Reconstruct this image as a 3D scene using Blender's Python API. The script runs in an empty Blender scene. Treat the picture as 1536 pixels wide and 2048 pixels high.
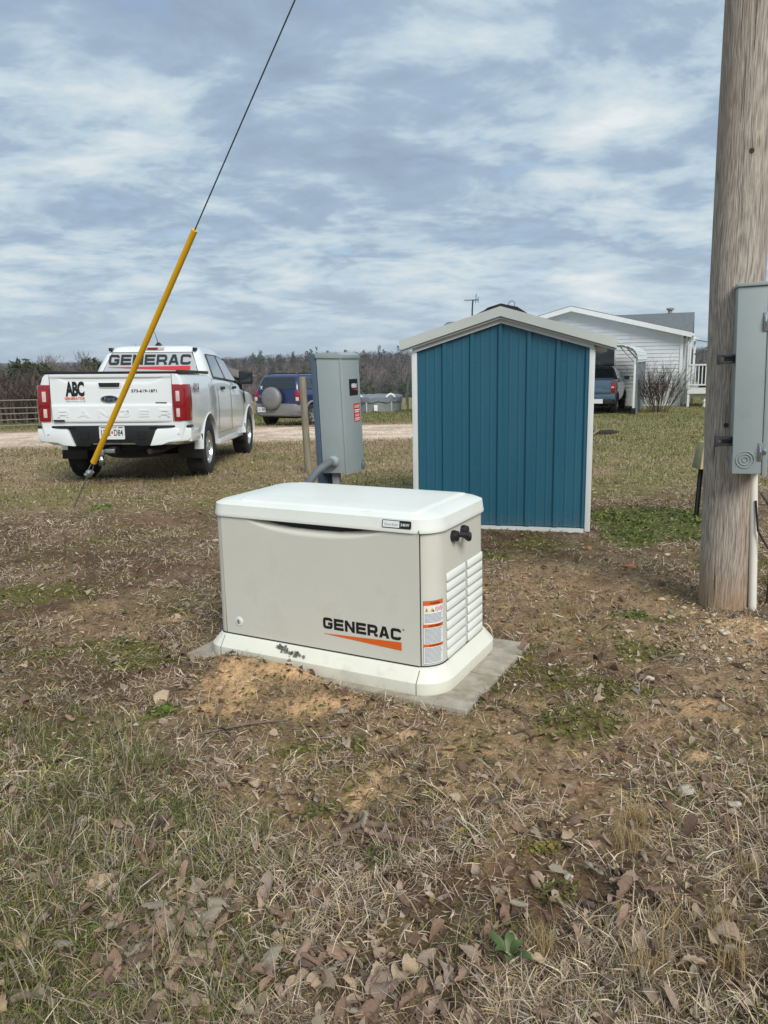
import bpy, bmesh, math, random
import numpy as np
from mathutils import Vector, Matrix
R = math.radians
random.seed(7)
scene = bpy.context.scene
COL = scene.collection

# ------------------------------------------------------------------ camera
cd = bpy.data.cameras.new("camera"); cam = bpy.data.objects.new("camera", cd); COL.objects.link(cam)
cd.sensor_fit = 'HORIZONTAL'; cd.sensor_width = 36.0; cd.lens = 36.0 * 1538.0 / 1536.0
cd.clip_start = 0.05; cd.clip_end = 9000
cam.matrix_world = Matrix.Translation((0, 0, 1.38)) @ Matrix.Rotation(R(90 - 11.04), 4, 'X') @ Matrix.Rotation(-R(1.2), 4, 'Z')
scene.camera = cam

# ------------------------------------------------------------------ sky
SUN_EL, SUN_AZ = 40.0, 158.0          # degrees; azimuth clockwise from +Y
world = bpy.data.worlds.new("World"); scene.world = world; world.use_nodes = True
wn, wl = world.node_tree.nodes, world.node_tree.links
wn.clear()
def W(t, **k):
    n = wn.new(t)
    for a, b in k.items(): setattr(n, a, b)
    return n
def wmath(op, a, b=None, c=None):
    n = W('ShaderNodeMath', operation=op)
    for i, v in enumerate((a, b, c)):
        if v is None: continue
        if isinstance(v, (int, float)): n.inputs[i].default_value = v
        else: wl.new(v, n.inputs[i])
    return n.outputs[0]
sky = W('ShaderNodeTexSky', sky_type='NISHITA', sun_disc=False)
sky.sun_elevation = R(SUN_EL); sky.sun_rotation = R(SUN_AZ); sky.air_density = 1.0; sky.dust_density = 1.5; sky.ozone_density = 1.5
tc = W('ShaderNodeTexCoord'); sp = W('ShaderNodeSeparateXYZ'); wl.new(tc.outputs['Generated'], sp.inputs[0])
zz = wmath('ADD', wmath('MAXIMUM', sp.outputs[2], 0.0), 0.20)
cx = wmath('DIVIDE', sp.outputs[0], zz); cy = wmath('DIVIDE', sp.outputs[1], zz)
cmb = W('ShaderNodeCombineXYZ'); wl.new(cx, cmb.inputs[0]); wl.new(cy, cmb.inputs[1])
def cloud(scale, rot, stretch, detail, rough, dist, loc):
    m = W('ShaderNodeMapping'); wl.new(cmb.outputs[0], m.inputs[0])
    m.inputs['Location'].default_value = loc; m.inputs['Rotation'].default_value = (0, 0, R(rot)); m.inputs['Scale'].default_value = (scale * stretch, scale, 1)
    n = W('ShaderNodeTexNoise'); wl.new(m.outputs[0], n.inputs['Vector'])
    n.inputs['Scale'].default_value = 1.0; n.inputs['Detail'].default_value = detail; n.inputs['Roughness'].default_value = rough; n.inputs['Distortion'].default_value = dist
    return n.outputs[0]
big = cloud(1.25, -35, 0.8, 3, 0.5, 0.8, (3.3, 6.7, 0))
mid = cloud(3.0, -34, 0.80, 9, 0.60, 0.35, (7.3, 2.2, 0))
fine = cloud(11.0, -32, 0.75, 7, 0.62, 0.3, (1.3, 9.2, 0))
mix = wmath('ADD', wmath('ADD', wmath('MULTIPLY', big, 0.50), wmath('MULTIPLY', mid, 0.56)), wmath('MULTIPLY', fine, 0.16))
ramp = W('ShaderNodeValToRGB'); wl.new(mix, ramp.inputs[0])
cr = ramp.color_ramp; cr.interpolation = 'LINEAR'
cr.elements[0].position = 0.48; cr.elements[0].color = (0.31, 0.40, 0.52, 1)
cr.elements[1].position = 0.79; cr.elements[1].color = (0.88, 0.92, 0.92, 1)
e = cr.elements.new(0.575); e.color = (0.375, 0.495, 0.625, 1)
e = cr.elements.new(0.625); e.color = (0.51, 0.64, 0.735, 1)
e = cr.elements.new(0.69); e.color = (0.67, 0.755, 0.80, 1)
# thin bands near the horizon: the same layer seen edge-on is brighter and yellower
hz = W('ShaderNodeMapRange'); wl.new(sp.outputs[2], hz.inputs[0]); hz.inputs[1].default_value = 0.0; hz.inputs[2].default_value = 0.13; hz.inputs[3].default_value = 0.5; hz.inputs[4].default_value = 0.0
mh = W('ShaderNodeMixRGB'); wl.new(hz.outputs[0], mh.inputs[0]); wl.new(ramp.outputs[0], mh.inputs[1]); mh.inputs[2].default_value = (0.70, 0.80, 0.85, 1)
gap = W('ShaderNodeMapRange'); wl.new(mid, gap.inputs[0]); gap.inputs[1].default_value = 0.30; gap.inputs[2].default_value = 0.42; gap.inputs[3].default_value = 0.35; gap.inputs[4].default_value = 0.0
sc_ = W('ShaderNodeMixRGB', blend_type='MULTIPLY'); sc_.inputs[0].default_value = 1; wl.new(sky.outputs[0], sc_.inputs[1]); sc_.inputs[2].default_value = (0.2, 0.2, 0.2, 1)
mg = W('ShaderNodeMixRGB'); wl.new(gap.outputs[0], mg.inputs[0]); wl.new(mh.outputs[0], mg.inputs[1]); wl.new(sc_.outputs[0], mg.inputs[2])
bg = W('ShaderNodeBackground'); bg.inputs[1].default_value = 0.47; wl.new(mg.outputs[0], bg.inputs[0])
wo = W('ShaderNodeOutputWorld'); wl.new(bg.outputs[0], wo.inputs[0])

# ------------------------------------------------------------------ sun (veiled by cloud)
sl = bpy.data.lights.new("sun", 'SUN'); sun = bpy.data.objects.new("sun", sl); COL.objects.link(sun)
sl.energy = 1.5; sl.angle = R(28); sl.color = (1.0, 0.965, 0.91)
sd = Vector((math.sin(R(SUN_AZ)) * math.cos(R(SUN_EL)), math.cos(R(SUN_AZ)) * math.cos(R(SUN_EL)), math.sin(R(SUN_EL))))
sun.rotation_euler = sd.to_track_quat('Z', 'Y').to_euler(); sun.location = (8, -6, 14)

# ------------------------------------------------------------------ exposure
vs = scene.view_settings
vs.view_transform = 'Standard'; vs.look = 'None'; vs.exposure = 1.08; vs.gamma = 1.0; vs.use_curve_mapping = False
scene.cycles.max_bounces = 6; scene.cycles.diffuse_bounces = 3; scene.cycles.glossy_bounces = 3
scene.cycles.transparent_max_bounces = 8; scene.cycles.use_denoising = True

# ------------------------------------------------------------------ helpers
def S(r, g, b):
    f = lambda c: (c / 255 / 12.92) if c <= 10 else ((c / 255 + .055) / 1.055) ** 2.4
    return (f(r), f(g), f(b), 1.0)

def mat(name, col, rough=0.6, metal=0.0, var=0.12, vscale=9.0, bump=0.0, bscale=80.0, coat=0.0, spec=0.5, dirt=None, stretch=(1, 1, 1), coord='Object', detail=5.0):
    m = bpy.data.materials.new(name); m.use_nodes = True
    n, l = m.node_tree.nodes, m.node_tree.links
    b = n['Principled BSDF']
    b.inputs['Roughness'].default_value = rough; b.inputs['Metallic'].default_value = metal
    b.inputs['Specular IOR Level'].default_value = spec; b.inputs['Coat Weight'].default_value = coat; b.inputs['Coat Roughness'].default_value = 0.06
    t = n.new('ShaderNodeTexCoord'); mp = n.new('ShaderNodeMapping'); l.new(t.outputs[coord], mp.inputs[0]); mp.inputs['Scale'].default_value = stretch
    nz = n.new('ShaderNodeTexNoise'); l.new(mp.outputs[0], nz.inputs['Vector']); nz.inputs['Scale'].default_value = vscale; nz.inputs['Detail'].default_value = detail; nz.inputs['Roughness'].default_value = 0.62
    cr = n.new('ShaderNodeValToRGB'); l.new(nz.outputs[0], cr.inputs[0])
    cr.color_ramp.elements[0].position = 0.3; cr.color_ramp.elements[1].position = 0.7
    cr.color_ramp.elements[0].color = tuple(c * (1 - var) for c in col[:3]) + (1,)
    cr.color_ramp.elements[1].color = tuple(min(1, c * (1 + var)) for c in col[:3]) + (1,)
    out = cr.outputs[0]
    if dirt:
        dc, dscale, lo, hi, amt = dirt
        d = n.new('ShaderNodeTexNoise'); l.new(mp.outputs[0], d.inputs['Vector']); d.inputs['Scale'].default_value = dscale; d.inputs['Detail'].default_value = 7; d.inputs['Roughness'].default_value = 0.68
        mr = n.new('ShaderNodeMapRange'); l.new(d.outputs[0], mr.inputs[0]); mr.inputs[1].default_value = lo; mr.inputs[2].default_value = hi; mr.inputs[4].default_value = amt
        mx = n.new('ShaderNodeMixRGB'); l.new(mr.outputs[0], mx.inputs[0]); l.new(out, mx.inputs[1]); mx.inputs[2].default_value = dc
        out = mx.outputs[0]
    l.new(out, b.inputs['Base Color'])
    if bump:
        bn = n.new('ShaderNodeTexNoise'); l.new(mp.outputs[0], bn.inputs['Vector']); bn.inputs['Scale'].default_value = bscale; bn.inputs['Detail'].default_value = 5
        bp = n.new('ShaderNodeBump'); bp.inputs['Strength'].default_value = bump; bp.inputs['Distance'].default_value = 0.01
        l.new(bn.outputs[0], bp.inputs['Height']); l.new(bp.outputs[0], b.inputs['Normal'])
    return m

def attr_mat(name, attr='Col', rough=0.85, trans=0.0, var=0.1, vscale=60.0, spec=0.25):
    m = bpy.data.materials.new(name); m.use_nodes = True
    n, l = m.node_tree.nodes, m.node_tree.links
    b = n['Principled BSDF']; b.inputs['Roughness'].default_value = rough; b.inputs['Specular IOR Level'].default_value = spec
    a = n.new('ShaderNodeAttribute'); a.attribute_name = attr
    t = n.new('ShaderNodeTexCoord'); nz = n.new('ShaderNodeTexNoise'); l.new(t.outputs['Object'], nz.inputs['Vector']); nz.inputs['Scale'].default_value = vscale; nz.inputs['Detail'].default_value = 4
    mr = n.new('ShaderNodeMapRange'); l.new(nz.outputs[0], mr.inputs[0]); mr.inputs[1].default_value = .25; mr.inputs[2].default_value = .75; mr.inputs[3].default_value = 1 - var; mr.inputs[4].default_value = 1 + var
    mx = n.new('ShaderNodeVectorMath'); mx.operation = 'SCALE'; l.new(a.outputs['Color'], mx.inputs[0]); l.new(mr.outputs[0], mx.inputs['Scale'])
    l.new(mx.outputs[0], b.inputs['Base Color'])
    if trans:
        tr = n.new('ShaderNodeBsdfTranslucent'); l.new(mx.outputs[0], tr.inputs[0]); ms = n.new('ShaderNodeMixShader'); ms.inputs[0].default_value = trans
        l.new(b.outputs[0], ms.inputs[1]); l.new(tr.outputs[0], ms.inputs[2]); l.new(ms.outputs[0], n['Material Output'].inputs[0])
    return m

def finish(o, m, parent, smooth):
    if m is not None:
        for x in (m if isinstance(m, (list, tuple)) else [m]): o.data.materials.append(x)
    if smooth:
        o.data.polygons.foreach_set('use_smooth', [True] * len(o.data.polygons))
        if smooth < 180: o.data.set_sharp_from_angle(angle=R(smooth))
    COL.objects.link(o)
    if parent is not None: o.parent = parent
    return o

def mk(name, verts, faces, m, parent=None, smooth=0):
    me = bpy.data.meshes.new(name); me.from_pydata([tuple(v) for v in verts], [], faces); me.update()
    return finish(bpy.data.objects.new(name, me), m, parent, smooth)

def bobj(name, bm, m, parent=None, smooth=0, recalc=True):
    if recalc: bmesh.ops.recalc_face_normals(bm, faces=bm.faces)
    me = bpy.data.meshes.new(name); bm.to_mesh(me); bm.free()
    return finish(bpy.data.objects.new(name, me), m, parent, smooth)

def empty(name, loc=(0, 0, 0), rot=(0, 0, 0)):
    o = bpy.data.objects.new(name, None); COL.objects.link(o); o.location = loc; o.rotation_euler = rot; o.empty_display_size = 0.1
    return o

def tag(o, label=None, cat=None, group=None, kind=None):
    if label: o['label'] = label
    if cat: o['category'] = cat
    if group: o['group'] = group
    if kind: o['kind'] = kind
    return o

class B:
    """collects shapes into one mesh"""
    def __init__(s): s.v = []; s.f = []
    def add(s, v, f):
        k = len(s.v); s.v += [tuple(p) for p in v]; s.f += [tuple(i + k for i in q) for q in f]; return s
    def box(s, x0, x1, y0, y1, z0, z1):
        return s.add([(x0, y0, z0), (x1, y0, z0), (x1, y1, z0), (x0, y1, z0), (x0, y0, z1), (x1, y0, z1), (x1, y1, z1), (x0, y1, z1)],
                     [(0, 3, 2, 1), (4, 5, 6, 7), (0, 1, 5, 4), (1, 2, 6, 5), (2, 3, 7, 6), (3, 0, 4, 7)])
    def prism(s, poly, d, axis='y', at=0.0):
        """2D polygon extruded by d along an axis; y: poly=(x,z)  x: poly=(y,z)  z: poly=(x,y)"""
        n = len(poly)
        f = {'y': lambda a, b, t: (a, t, b), 'x': lambda a, b, t: (t, a, b), 'z': lambda a, b, t: (a, b, t)}[axis]
        v = [f(a, b, at) for a, b in poly] + [f(a, b, at + d) for a, b in poly]
        return s.add(v, [tuple(range(n)), tuple(range(2 * n - 1, n - 1, -1))] + [(i, (i + 1) % n, n + (i + 1) % n, n + i) for i in range(n)])
    def tube(s, pts, r, n=8, cap=True):
        pts = [Vector(p) for p in pts]; rr = r if isinstance(r, (list, tuple)) else [r] * len(pts)
        rings = []; prev = None
        for i, p in enumerate(pts):
            t = (pts[min(i + 1, len(pts) - 1)] - pts[max(i - 1, 0)]).normalized()
            if prev is None:
                a = Vector((0, 0, 1)) if abs(t.z) < .9 else Vector((1, 0, 0)); u = t.cross(a).normalized()
            else: u = (prev - t * prev.dot(t)).normalized()
            prev = u; w = t.cross(u)
            rings.append([p + (u * math.cos(2 * math.pi * k / n) + w * math.sin(2 * math.pi * k / n)) * rr[i] for k in range(n)])
        return s.loft(rings, cap)
    def loft(s, rings, cap=True, closed=True):
        n = len(rings[0]); v = [p for q in rings for p in q]; f = []
        for i in range(len(rings) - 1):
            for k in range(n if closed else n - 1):
                f.append((i * n + k, i * n + (k + 1) % n, (i + 1) * n + (k + 1) % n, (i + 1) * n + k))
        if cap and closed: f.append(tuple(range(n - 1, -1, -1))); f.append(tuple(range((len(rings) - 1) * n, len(rings) * n)))
        return s.add(v, f)
    def lathe(s, prof, n=24, axis='x', c=(0, 0, 0), cap=False):
        """prof: list of (radius, along)"""
        rings = []
        for r, t in prof:
            ring = []
            for k in range(n):
                a = 2 * math.pi * k / n; p, q = r * math.cos(a), r * math.sin(a)
                ring.append({'x': (c[0] + t, c[1] + p, c[2] + q), 'y': (c[0] + p, c[1] + t, c[2] + q), 'z': (c[0] + p, c[1] + q, c[2] + t)}[axis])
            rings.append(ring)
        return s.loft(rings, cap)
    def quad(s, a, b, c, d): return s.add([a, b, c, d], [(0, 1, 2, 3)])
    def obj(s, name, m, parent=None, smooth=0, bevel=0, seg=2):
        bm = bmesh.new(); vs = [bm.verts.new(p) for p in s.v]
        for q in s.f:
            try: bm.faces.new([vs[i] for i in q])
            except ValueError: pass
        bmesh.ops.recalc_face_normals(bm, faces=bm.faces)
        if bevel:
            es = [e for e in bm.edges if e.is_manifold and e.calc_face_angle(0) > 0.5]
            bmesh.ops.bevel(bm, geom=es, offset=bevel, segments=seg, affect='EDGES', profile=0.6, clamp_overlap=True)
        return bobj(name, bm, m, parent, smooth or (40 if bevel else 0))

def rrect(hx, hy, r, n=6, cx=0, cy=0):
    pts = []; rr = r if isinstance(r, (tuple, list)) else (r,) * 4
    for (sx, sy, a0), q in zip(((1, 1, 0), (-1, 1, 90), (-1, -1, 180), (1, -1, 270)), rr):
        for k in range(n + 1):
            a = R(a0 + 90 * k / n); pts.append((cx + sx * (hx - q) + q * math.cos(a), cy + sy * (hy - q) + q * math.sin(a)))
    return pts

def frame(o, right, up, off=0.0):
    o, right, up = Vector(o), Vector(right).normalized(), Vector(up).normalized(); nrm = right.cross(up)
    return lambda x, y, d=0.0: o + right * x + up * y + nrm * (off + d)

def text_geo(body, size=1.0, bold=0.0, sx=1.0, align='LEFT', space=1.0):
    c = bpy.data.curves.new('t', 'FONT'); c.body = body; c.size = size; c.offset = bold; c.align_x = align; c.space_character = space; c.resolution_u = 3
    o = bpy.data.objects.new('t', c); COL.objects.link(o)
    dg = bpy.context.evaluated_depsgraph_get(); me = bpy.data.meshes.new_from_object(o.evaluated_get(dg))
    v = [(p.co.x * sx, p.co.y) for p in me.vertices]; f = [tuple(p.vertices) for p in me.polygons]
    bpy.data.objects.remove(o); bpy.data.curves.remove(c); bpy.data.meshes.remove(me)
    return v, f

def fit_text(body, x0, x1, y0, y1, bold=0.0, space=1.0):
    v, f = text_geo(body, 1.0, bold, 1.0, 'LEFT', space)
    xs = [p[0] for p in v]; ys = [p[1] for p in v]
    a, b, c, d = min(xs), max(xs), min(ys), max(ys)
    return [(x0 + (p[0] - a) / (b - a) * (x1 - x0), y0 + (p[1] - c) / (d - c) * (y1 - y0)) for p in v], f

def decal(name, geos, fr, m, parent, d=0.0, thick=0.0):
    b = B()
    for v, f in geos:
        b.add([fr(x, y, d + thick) for x, y in v], f)
    bm = bmesh.new(); vs = [bm.verts.new(p) for p in b.v]
    for q in b.f:
        try: bm.faces.new([vs[i] for i in q])
        except ValueError: pass
    nrm = fr(0, 0, 1) - fr(0, 0, 0)
    bm.normal_update()
    for fa in bm.faces:
        if fa.normal.dot(nrm) < 0: fa.normal_flip()
    if thick:
        bmesh.ops.remove_doubles(bm, verts=bm.verts, dist=1e-6)
        r = bmesh.ops.extrude_face_region(bm, geom=list(bm.faces))
        bmesh.ops.translate(bm, verts=[g for g in r['geom'] if isinstance(g, bmesh.types.BMVert)], vec=-nrm * thick)
    return bobj(name, bm, m, parent, recalc=bool(thick))

def fillet(p, r, n=4, skip=()):
    out = [p[0]]
    for i in range(1, len(p) - 1):
        a, b, c = (Vector((*q, 0)) for q in (p[i - 1], p[i], p[i + 1]))
        if i in skip: out.append(p[i]); continue
        u, w = (a - b).normalized(), (c - b).normalized()
        s, e2 = b + u * r, b + w * r
        for k in range(n + 1):
            t = k / n; q = s * (1 - t) ** 2 + b * 2 * t * (1 - t) + e2 * t * t; out.append((q.x, q.y))
    out.append(p[-1]); return out

def ribbon(p, w):
    v = []; n = len(p)
    for i in range(n):
        a = Vector(p[max(i - 1, 0)]); b = Vector(p[i]); c = Vector(p[min(i + 1, n - 1)])
        d1 = (b - a).normalized() if i else (c - b).normalized(); d2 = (c - b).normalized() if i < n - 1 else d1
        n1 = Vector((-d1.y, d1.x)); n2 = Vector((-d2.y, d2.x)); mm = (n1 + n2).normalized(); k = w / 2 / max(.4, mm.dot(n1))
        v += [tuple(b + mm * k), tuple(b - mm * k)]
    return v, [(2 * i, 2 * i + 1, 2 * i + 3, 2 * i + 2) for i in range(n - 1)]

def wide_glyph(ch, w, h, t):
    """heavy extended sans letters drawn as strokes"""
    a = t / 2; r = 0.17 * h; g = []
    if ch == 'G': g.append(ribbon(fillet([(w - a, .70 * h), (w - a, h - a), (a, h - a), (a, a), (w - a, a), (w - a, .46 * h), (.52 * w, .46 * h)], r, 4, skip=(5,)), t))
    elif ch == 'C': g.append(ribbon(fillet([(w - a, .70 * h), (w - a, h - a), (a, h - a), (a, a), (w - a, a), (w - a, .30 * h)], .17 * h), t))
    elif ch == 'E':
        g.append(([(0, 0), (t, 0), (t, h), (0, h)], [(0, 1, 2, 3)]))
        for y, x1 in ((0, w), (h / 2 - a, w * .95), (h - t, w)): g.append(([(t, y), (x1, y), (x1, y + t), (t, y + t)], [(0, 1, 2, 3)]))
    elif ch == 'N':
        g.append(([(0, 0), (t, 0), (t, h), (0, h)], [(0, 1, 2, 3)])); g.append(([(w - t, 0), (w, 0), (w, h), (w - t, h)], [(0, 1, 2, 3)]))
        g.append(([(t, h), (t, .62 * h), (w - t, 0), (w - t, .38 * h)], [(0, 1, 2, 3)]))
    elif ch == 'R':
        g.append(([(0, 0), (t, 0), (t, h), (0, h)], [(0, 1, 2, 3)]))
        g.append(ribbon(fillet([(t, h - a), (w - a, h - a), (w - a, .40 * h), (t, .40 * h)], .22 * h), t))
        g.append(([(w - t * 1.08, 0), (w, 0), (w, .22 * h), (w - t * .9, .40 * h - a), (w - t * 1.5, .40 * h - a)], [(0, 1, 2, 3, 4)]))
    elif ch == 'A':
        q = t * 1.12; ap = .17 * w
        g.append(([(0, 0), (q, 0), (w / 2, .74 * h), (w / 2, h), (w / 2 - ap, h)], [(0, 1, 2, 3, 4)]))
        g.append(([(w, 0), (w / 2 + ap, h), (w / 2, h), (w / 2, .74 * h), (w - q, 0)], [(0, 1, 2, 3, 4)]))
        xi = lambda y: q + (w / 2 - q) * (y / (.74 * h))
        y0, y1 = .18 * h, .18 * h + t * .85
        g.append(([(xi(y0), y0), (w - xi(y0), y0), (w - xi(y1), y1), (xi(y1), y1)], [(0, 1, 2, 3)]))
    return g

def wide_word(word, x0, x1, y0, y1, t=0.235, gap=0.11, skew=0):
    n = len(word); h = y1 - y0; adv = (x1 - x0) / (n - gap); w = adv * (1 - gap); out = []
    for i, ch in enumerate(word):
        for v, f in wide_glyph(ch, w, h, t * h): out.append(([(x0 + i * adv + p[0], y0 + p[1]) for p in v], f))
    return out

def rect(x0, x1, y0, y1): return [(x0, y0), (x1, y0), (x1, y1), (x0, y1)], [(0, 1, 2, 3)]
def disc(cx, cy, rx, ry, n=24): return [(cx + rx * math.cos(2 * math.pi * k / n), cy + ry * math.sin(2 * math.pi * k / n)) for k in range(n)], [tuple(range(n))]
def ringg(cx, cy, r0, r1, n=20, ay=1.0):
    v = [(cx + r * math.cos(2 * math.pi * k / n), cy + r * ay * math.sin(2 * math.pi * k / n)) for r in (r0, r1) for k in range(n)]
    return v, [(k, (k + 1) % n, n + (k + 1) % n, n + k) for k in range(n)]
def poly(p): return list(p), [tuple(range(len(p)))]

# numpy value noise
def _h(i, j, s):
    n = (i.astype(np.int64) * 374761393 + j.astype(np.int64) * 668265263 + s * 974634777) & 0x7fffffff
    n = ((n ^ (n >> 13)) * 1274126177) & 0x7fffffff
    n = (n ^ (n >> 16)) & 0xffff
    return n / 65535.0
def vn(x, y, s=0):
    i, j = np.floor(x), np.floor(y); u, v = x - i, y - j; u = u * u * (3 - 2 * u); v = v * v * (3 - 2 * v)
    return (_h(i, j, s) * (1 - u) + _h(i + 1, j, s) * u) * (1 - v) + (_h(i, j + 1, s) * (1 - u) + _h(i + 1, j + 1, s) * u) * v
def fbm(x, y, f, o=4, s=0, g=0.5):
    t = 0; a = 1; n = 0
    for k in range(o): t = t + a * vn(x * f, y * f, s + k * 17); n += a; a *= g; f *= 2.03
    return t / n
def sstep(a, b, x): t = np.clip((x - a) / (b - a), 0, 1); return t * t * (3 - 2 * t)

def fastmesh(name, verts, tris, m, cols=None, parent=None, smooth=False):
    """verts (N,3) tris (M,3) as numpy arrays; cols (N,3) linear"""
    me = bpy.data.meshes.new(name); nv, nt = len(verts), len(tris)
    me.vertices.add(nv); me.vertices.foreach_set('co', np.asarray(verts, np.float32).ravel())
    me.loops.add(nt * 3); me.loops.foreach_set('vertex_index', np.asarray(tris, np.int32).ravel())
    me.polygons.add(nt); me.polygons.foreach_set('loop_start', np.arange(0, nt * 3, 3, dtype=np.int32))
    if smooth: me.polygons.foreach_set('use_smooth', np.ones(nt, bool))
    me.update(calc_edges=True)
    if cols is not None:
        a = me.color_attributes.new('Col', 'FLOAT_COLOR', 'POINT'); c = np.ones((nv, 4), np.float32); c[:, :3] = cols; a.data.foreach_set('color', c.ravel())
    return finish(bpy.data.objects.new(name, me), m, parent, 0)
# ------------------------------------------------------------------ ground
GEN_C = (-0.140, 3.567); GEN_YAW = R(-27.93)
gc, gs = math.cos(GEN_YAW), math.sin(GEN_YAW)
def gen_local(x, y):
    dx, dy = x - GEN_C[0], y - GEN_C[1]; return dx * gc + dy * gs, -dx * gs + dy * gc
def macro(x, y):
    t = np.maximum(0, y - 5.0)
    z = -0.0008 * np.minimum(t, 22) ** 2 - 0.012 * np.minimum(t, 60)
    left = 1 - sstep(4, 9, x - np.maximum(0, y - 40) * 0.25)
    z = z - 0.03 * np.clip(y - 27, 0, 45) * left
    r = np.hypot(x, y)
    z = z - 9.5 * sstep(75, 220, r) + 12.8 * sstep(225, 440, r) * (0.75 + 0.5 * vn(x * 0.006, y * 0.006, 5)) - 2.0 * sstep(600, 1500, r)
    return z
def g2(x, y, cx, cy, rx, ry): return np.exp(-(((x - cx) / rx) ** 2 + ((y - cy) / ry) ** 2))
def zf(x, y):
    x = np.asarray(x, float); y = np.asarray(y, float)
    z = macro(x, y)
    near = 1 - sstep(12, 40, y)
    z = z + near * ((fbm(x, y, 1.1, 3, 3) - .5) * 0.05 + (fbm(x, y, 7, 3, 11) - .5) * 0.028 + (fbm(x, y, 30, 3, 23) - .5) * 0.018)
    lx, ly = gen_local(x, y)
    pad = sstep(.80, .70, np.abs(lx)) * sstep(.50, .41, np.abs(ly))
    z = z * (1 - pad) + pad * (-0.028)
    z = z + 0.055 * np.exp(-(((lx + .22) / .30) ** 4 + ((ly + .455) / .085) ** 2)) + 0.035 * np.exp(-(((lx + .3) / .4) ** 2 + ((ly + .52) / .17) ** 2))
    z = z + 0.015 * g2(x, y, 1.98, 3.92, .42, .38) + 0.03 * g2(x, y, 2.0, 3.5, .4, .3)
    z = z + .012 * np.clip(pad * (1 - pad) * 4, 0, 1)
    z = z + 0.03 * g2(x, y, 1.2, 2.82, .16, .12) + .02 * g2(x, y, 1.07, 2.42, .12, .1)
    return z
def gz(x, y): return float(zf(np.array([x]), np.array([y]))[0])

DIRT = [(-0.63, 3.2, .26, .19), (-0.42, 3.16, .2, .11), (-0.63, 2.97, .16, .1), (0.04, 2.66, .13, .09), (-0.07, 2.34, .11, .07), (0.24, 2.24, .06, .12), (-0.41, 2.52, .08, .06), (1.2, 2.82, .12, .11), (1.07, 2.42, .12, .08), (-1.2, 4.08, .08, .09), (1.32, 4.92, .14, .12), (-0.31, 2.87, .26, .11), (0.33, 2.56, .08, .06), (1.85, 3.6, .3, .3), (0.62, 2.9, .1, .06)]
RED = [(.47, 2.35, .3, .24), (.99, 2.6, .32, .32), (.24, 2.8, .26, .15), (1.15, 4.48, .42, .55), (-2.19, 7.07, .6, .5), (-.09, 2.17, .2, .17), (-1.51, 3.86, .28, .25), (.3, 1.87, .2, .15), (.2, 14.6, 3.5, .9), (2.1, 3.0, .6, .7), (-.9, 5.2, .5, .5)]
CLOV = [(2.35, 6.6, .62, .62), (1.95, 5.9, .3, .3), (2.6, 6.0, .4, .4), (-.96, 2.95, .10, .08), (-2.88, 7.75, .17, .22), (.83, 5.39, .09, .12), (1.3, 4.0, .07, .06)]
MOSS = [(-.75, 4.9, .5, .3), (-2.2, 4.6, .4, .4), (2.4, 4.9, .4, .4), (.9, 3.0, .3, .15), (-.5, 2.75, .25, .08), (.75, 2.7, .2, .2), (-1.05, 4.53, .22, .45), (-1.1, 3.62, .4, .2), (-1.58, 3.52, .25, .15), (-1.1, 8.1, 1.2, .55), (1.27, 5.76, .5, .28), (.63, 3.33, .15, .38), (-2.25, 6.4, .4, .25), (1.46, 3.83, .18, .16), (-.21, 2.58, .2, .1), (1.1, 3.5, .25, .2), (-3.3, 9.3, 3.2, 1.5), (-1.8, 12.0, 2.5, 2.0), (.6, 9.6, 1.6, .9)]
GRASSY = [(-1.3, 2.75, .35, .22), (-.75, 1.95, .42, .45), (-1.1, 2.3, .35, .4), (-.55, 1.55, .4, .25), (-.95, 1.6, .4, .3)]
def field(lst, x, y, wob=0.35, s=0):
    wx = x + (fbm(x, y, 5, 3, 41 + s) - .5) * wob; wy = y + (fbm(x, y, 5, 3, 71 + s) - .5) * wob
    t = np.zeros_like(x)
    for c in lst: t = np.maximum(t, g2(wx, wy, *c))
    return t
def drive_mask(x, y):
    c = 19.6 + 0.02 * x - .06 * np.minimum(0, x + 3); wv = (fbm(x, y, .45, 3, 91) - .5) * 1.6
    return sstep(4.4, 2.6, np.abs(y - c + wv)) * (1 - 0.9 * sstep(2.2, 4.6, x))
BARE = [(.10, 2.55, .95, .55), (1.25, 2.7, .75, .65), (1.15, 4.3, .75, 1.3), (-.55, 3.0, .65, .38), (.55, 2.1, .55, .32), (1.7, 3.4, .5, .5), (-1.6, 4.0, .4, .5)]
def masks(x, y):
    k = {}
    k['bare'] = sstep(.28, .75, field(BARE, x, y, .55, 17))
    k['dirt'] = sstep(.30, .92, field(DIRT, x, y, .30)) * (.55 + .45 * sstep(.3, .55, fbm(x, y, 11, 3, 43))); k['red'] = sstep(.30, .85, field(RED, x, y, .4, 2))
    k['clov'] = sstep(.32, .60, field(CLOV, x, y, .25, 5)); k['moss'] = sstep(.30, .75, field(MOSS, x, y, .4, 8)) * sstep(.35, .6, fbm(x, y, 4, 3, 31))
    k['grassy'] = sstep(.25, .7, field(GRASSY, x, y, .3, 12))
    k['drive'] = drive_mask(x, y)
    k['lawn'] = np.maximum(sstep(8.5, 15, y + (fbm(x, y, .7, 3, 61) - .5) * 6) * sstep(2.0, 3.5, x), sstep(24, 27, y)) * (1 - sstep(90, 130, np.hypot(x, y)))
    k['lawn'] = np.maximum(k['lawn'], .75 * sstep(7.2, 9.0, y + (fbm(x, y, .9, 3, 65) - .5) * 2.0) * sstep(.36, .62, fbm(x, y, .8, 4, 67)) * (y < 16.5))
    return k
def lin(*c): return np.array(S(*c)[:3])
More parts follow.
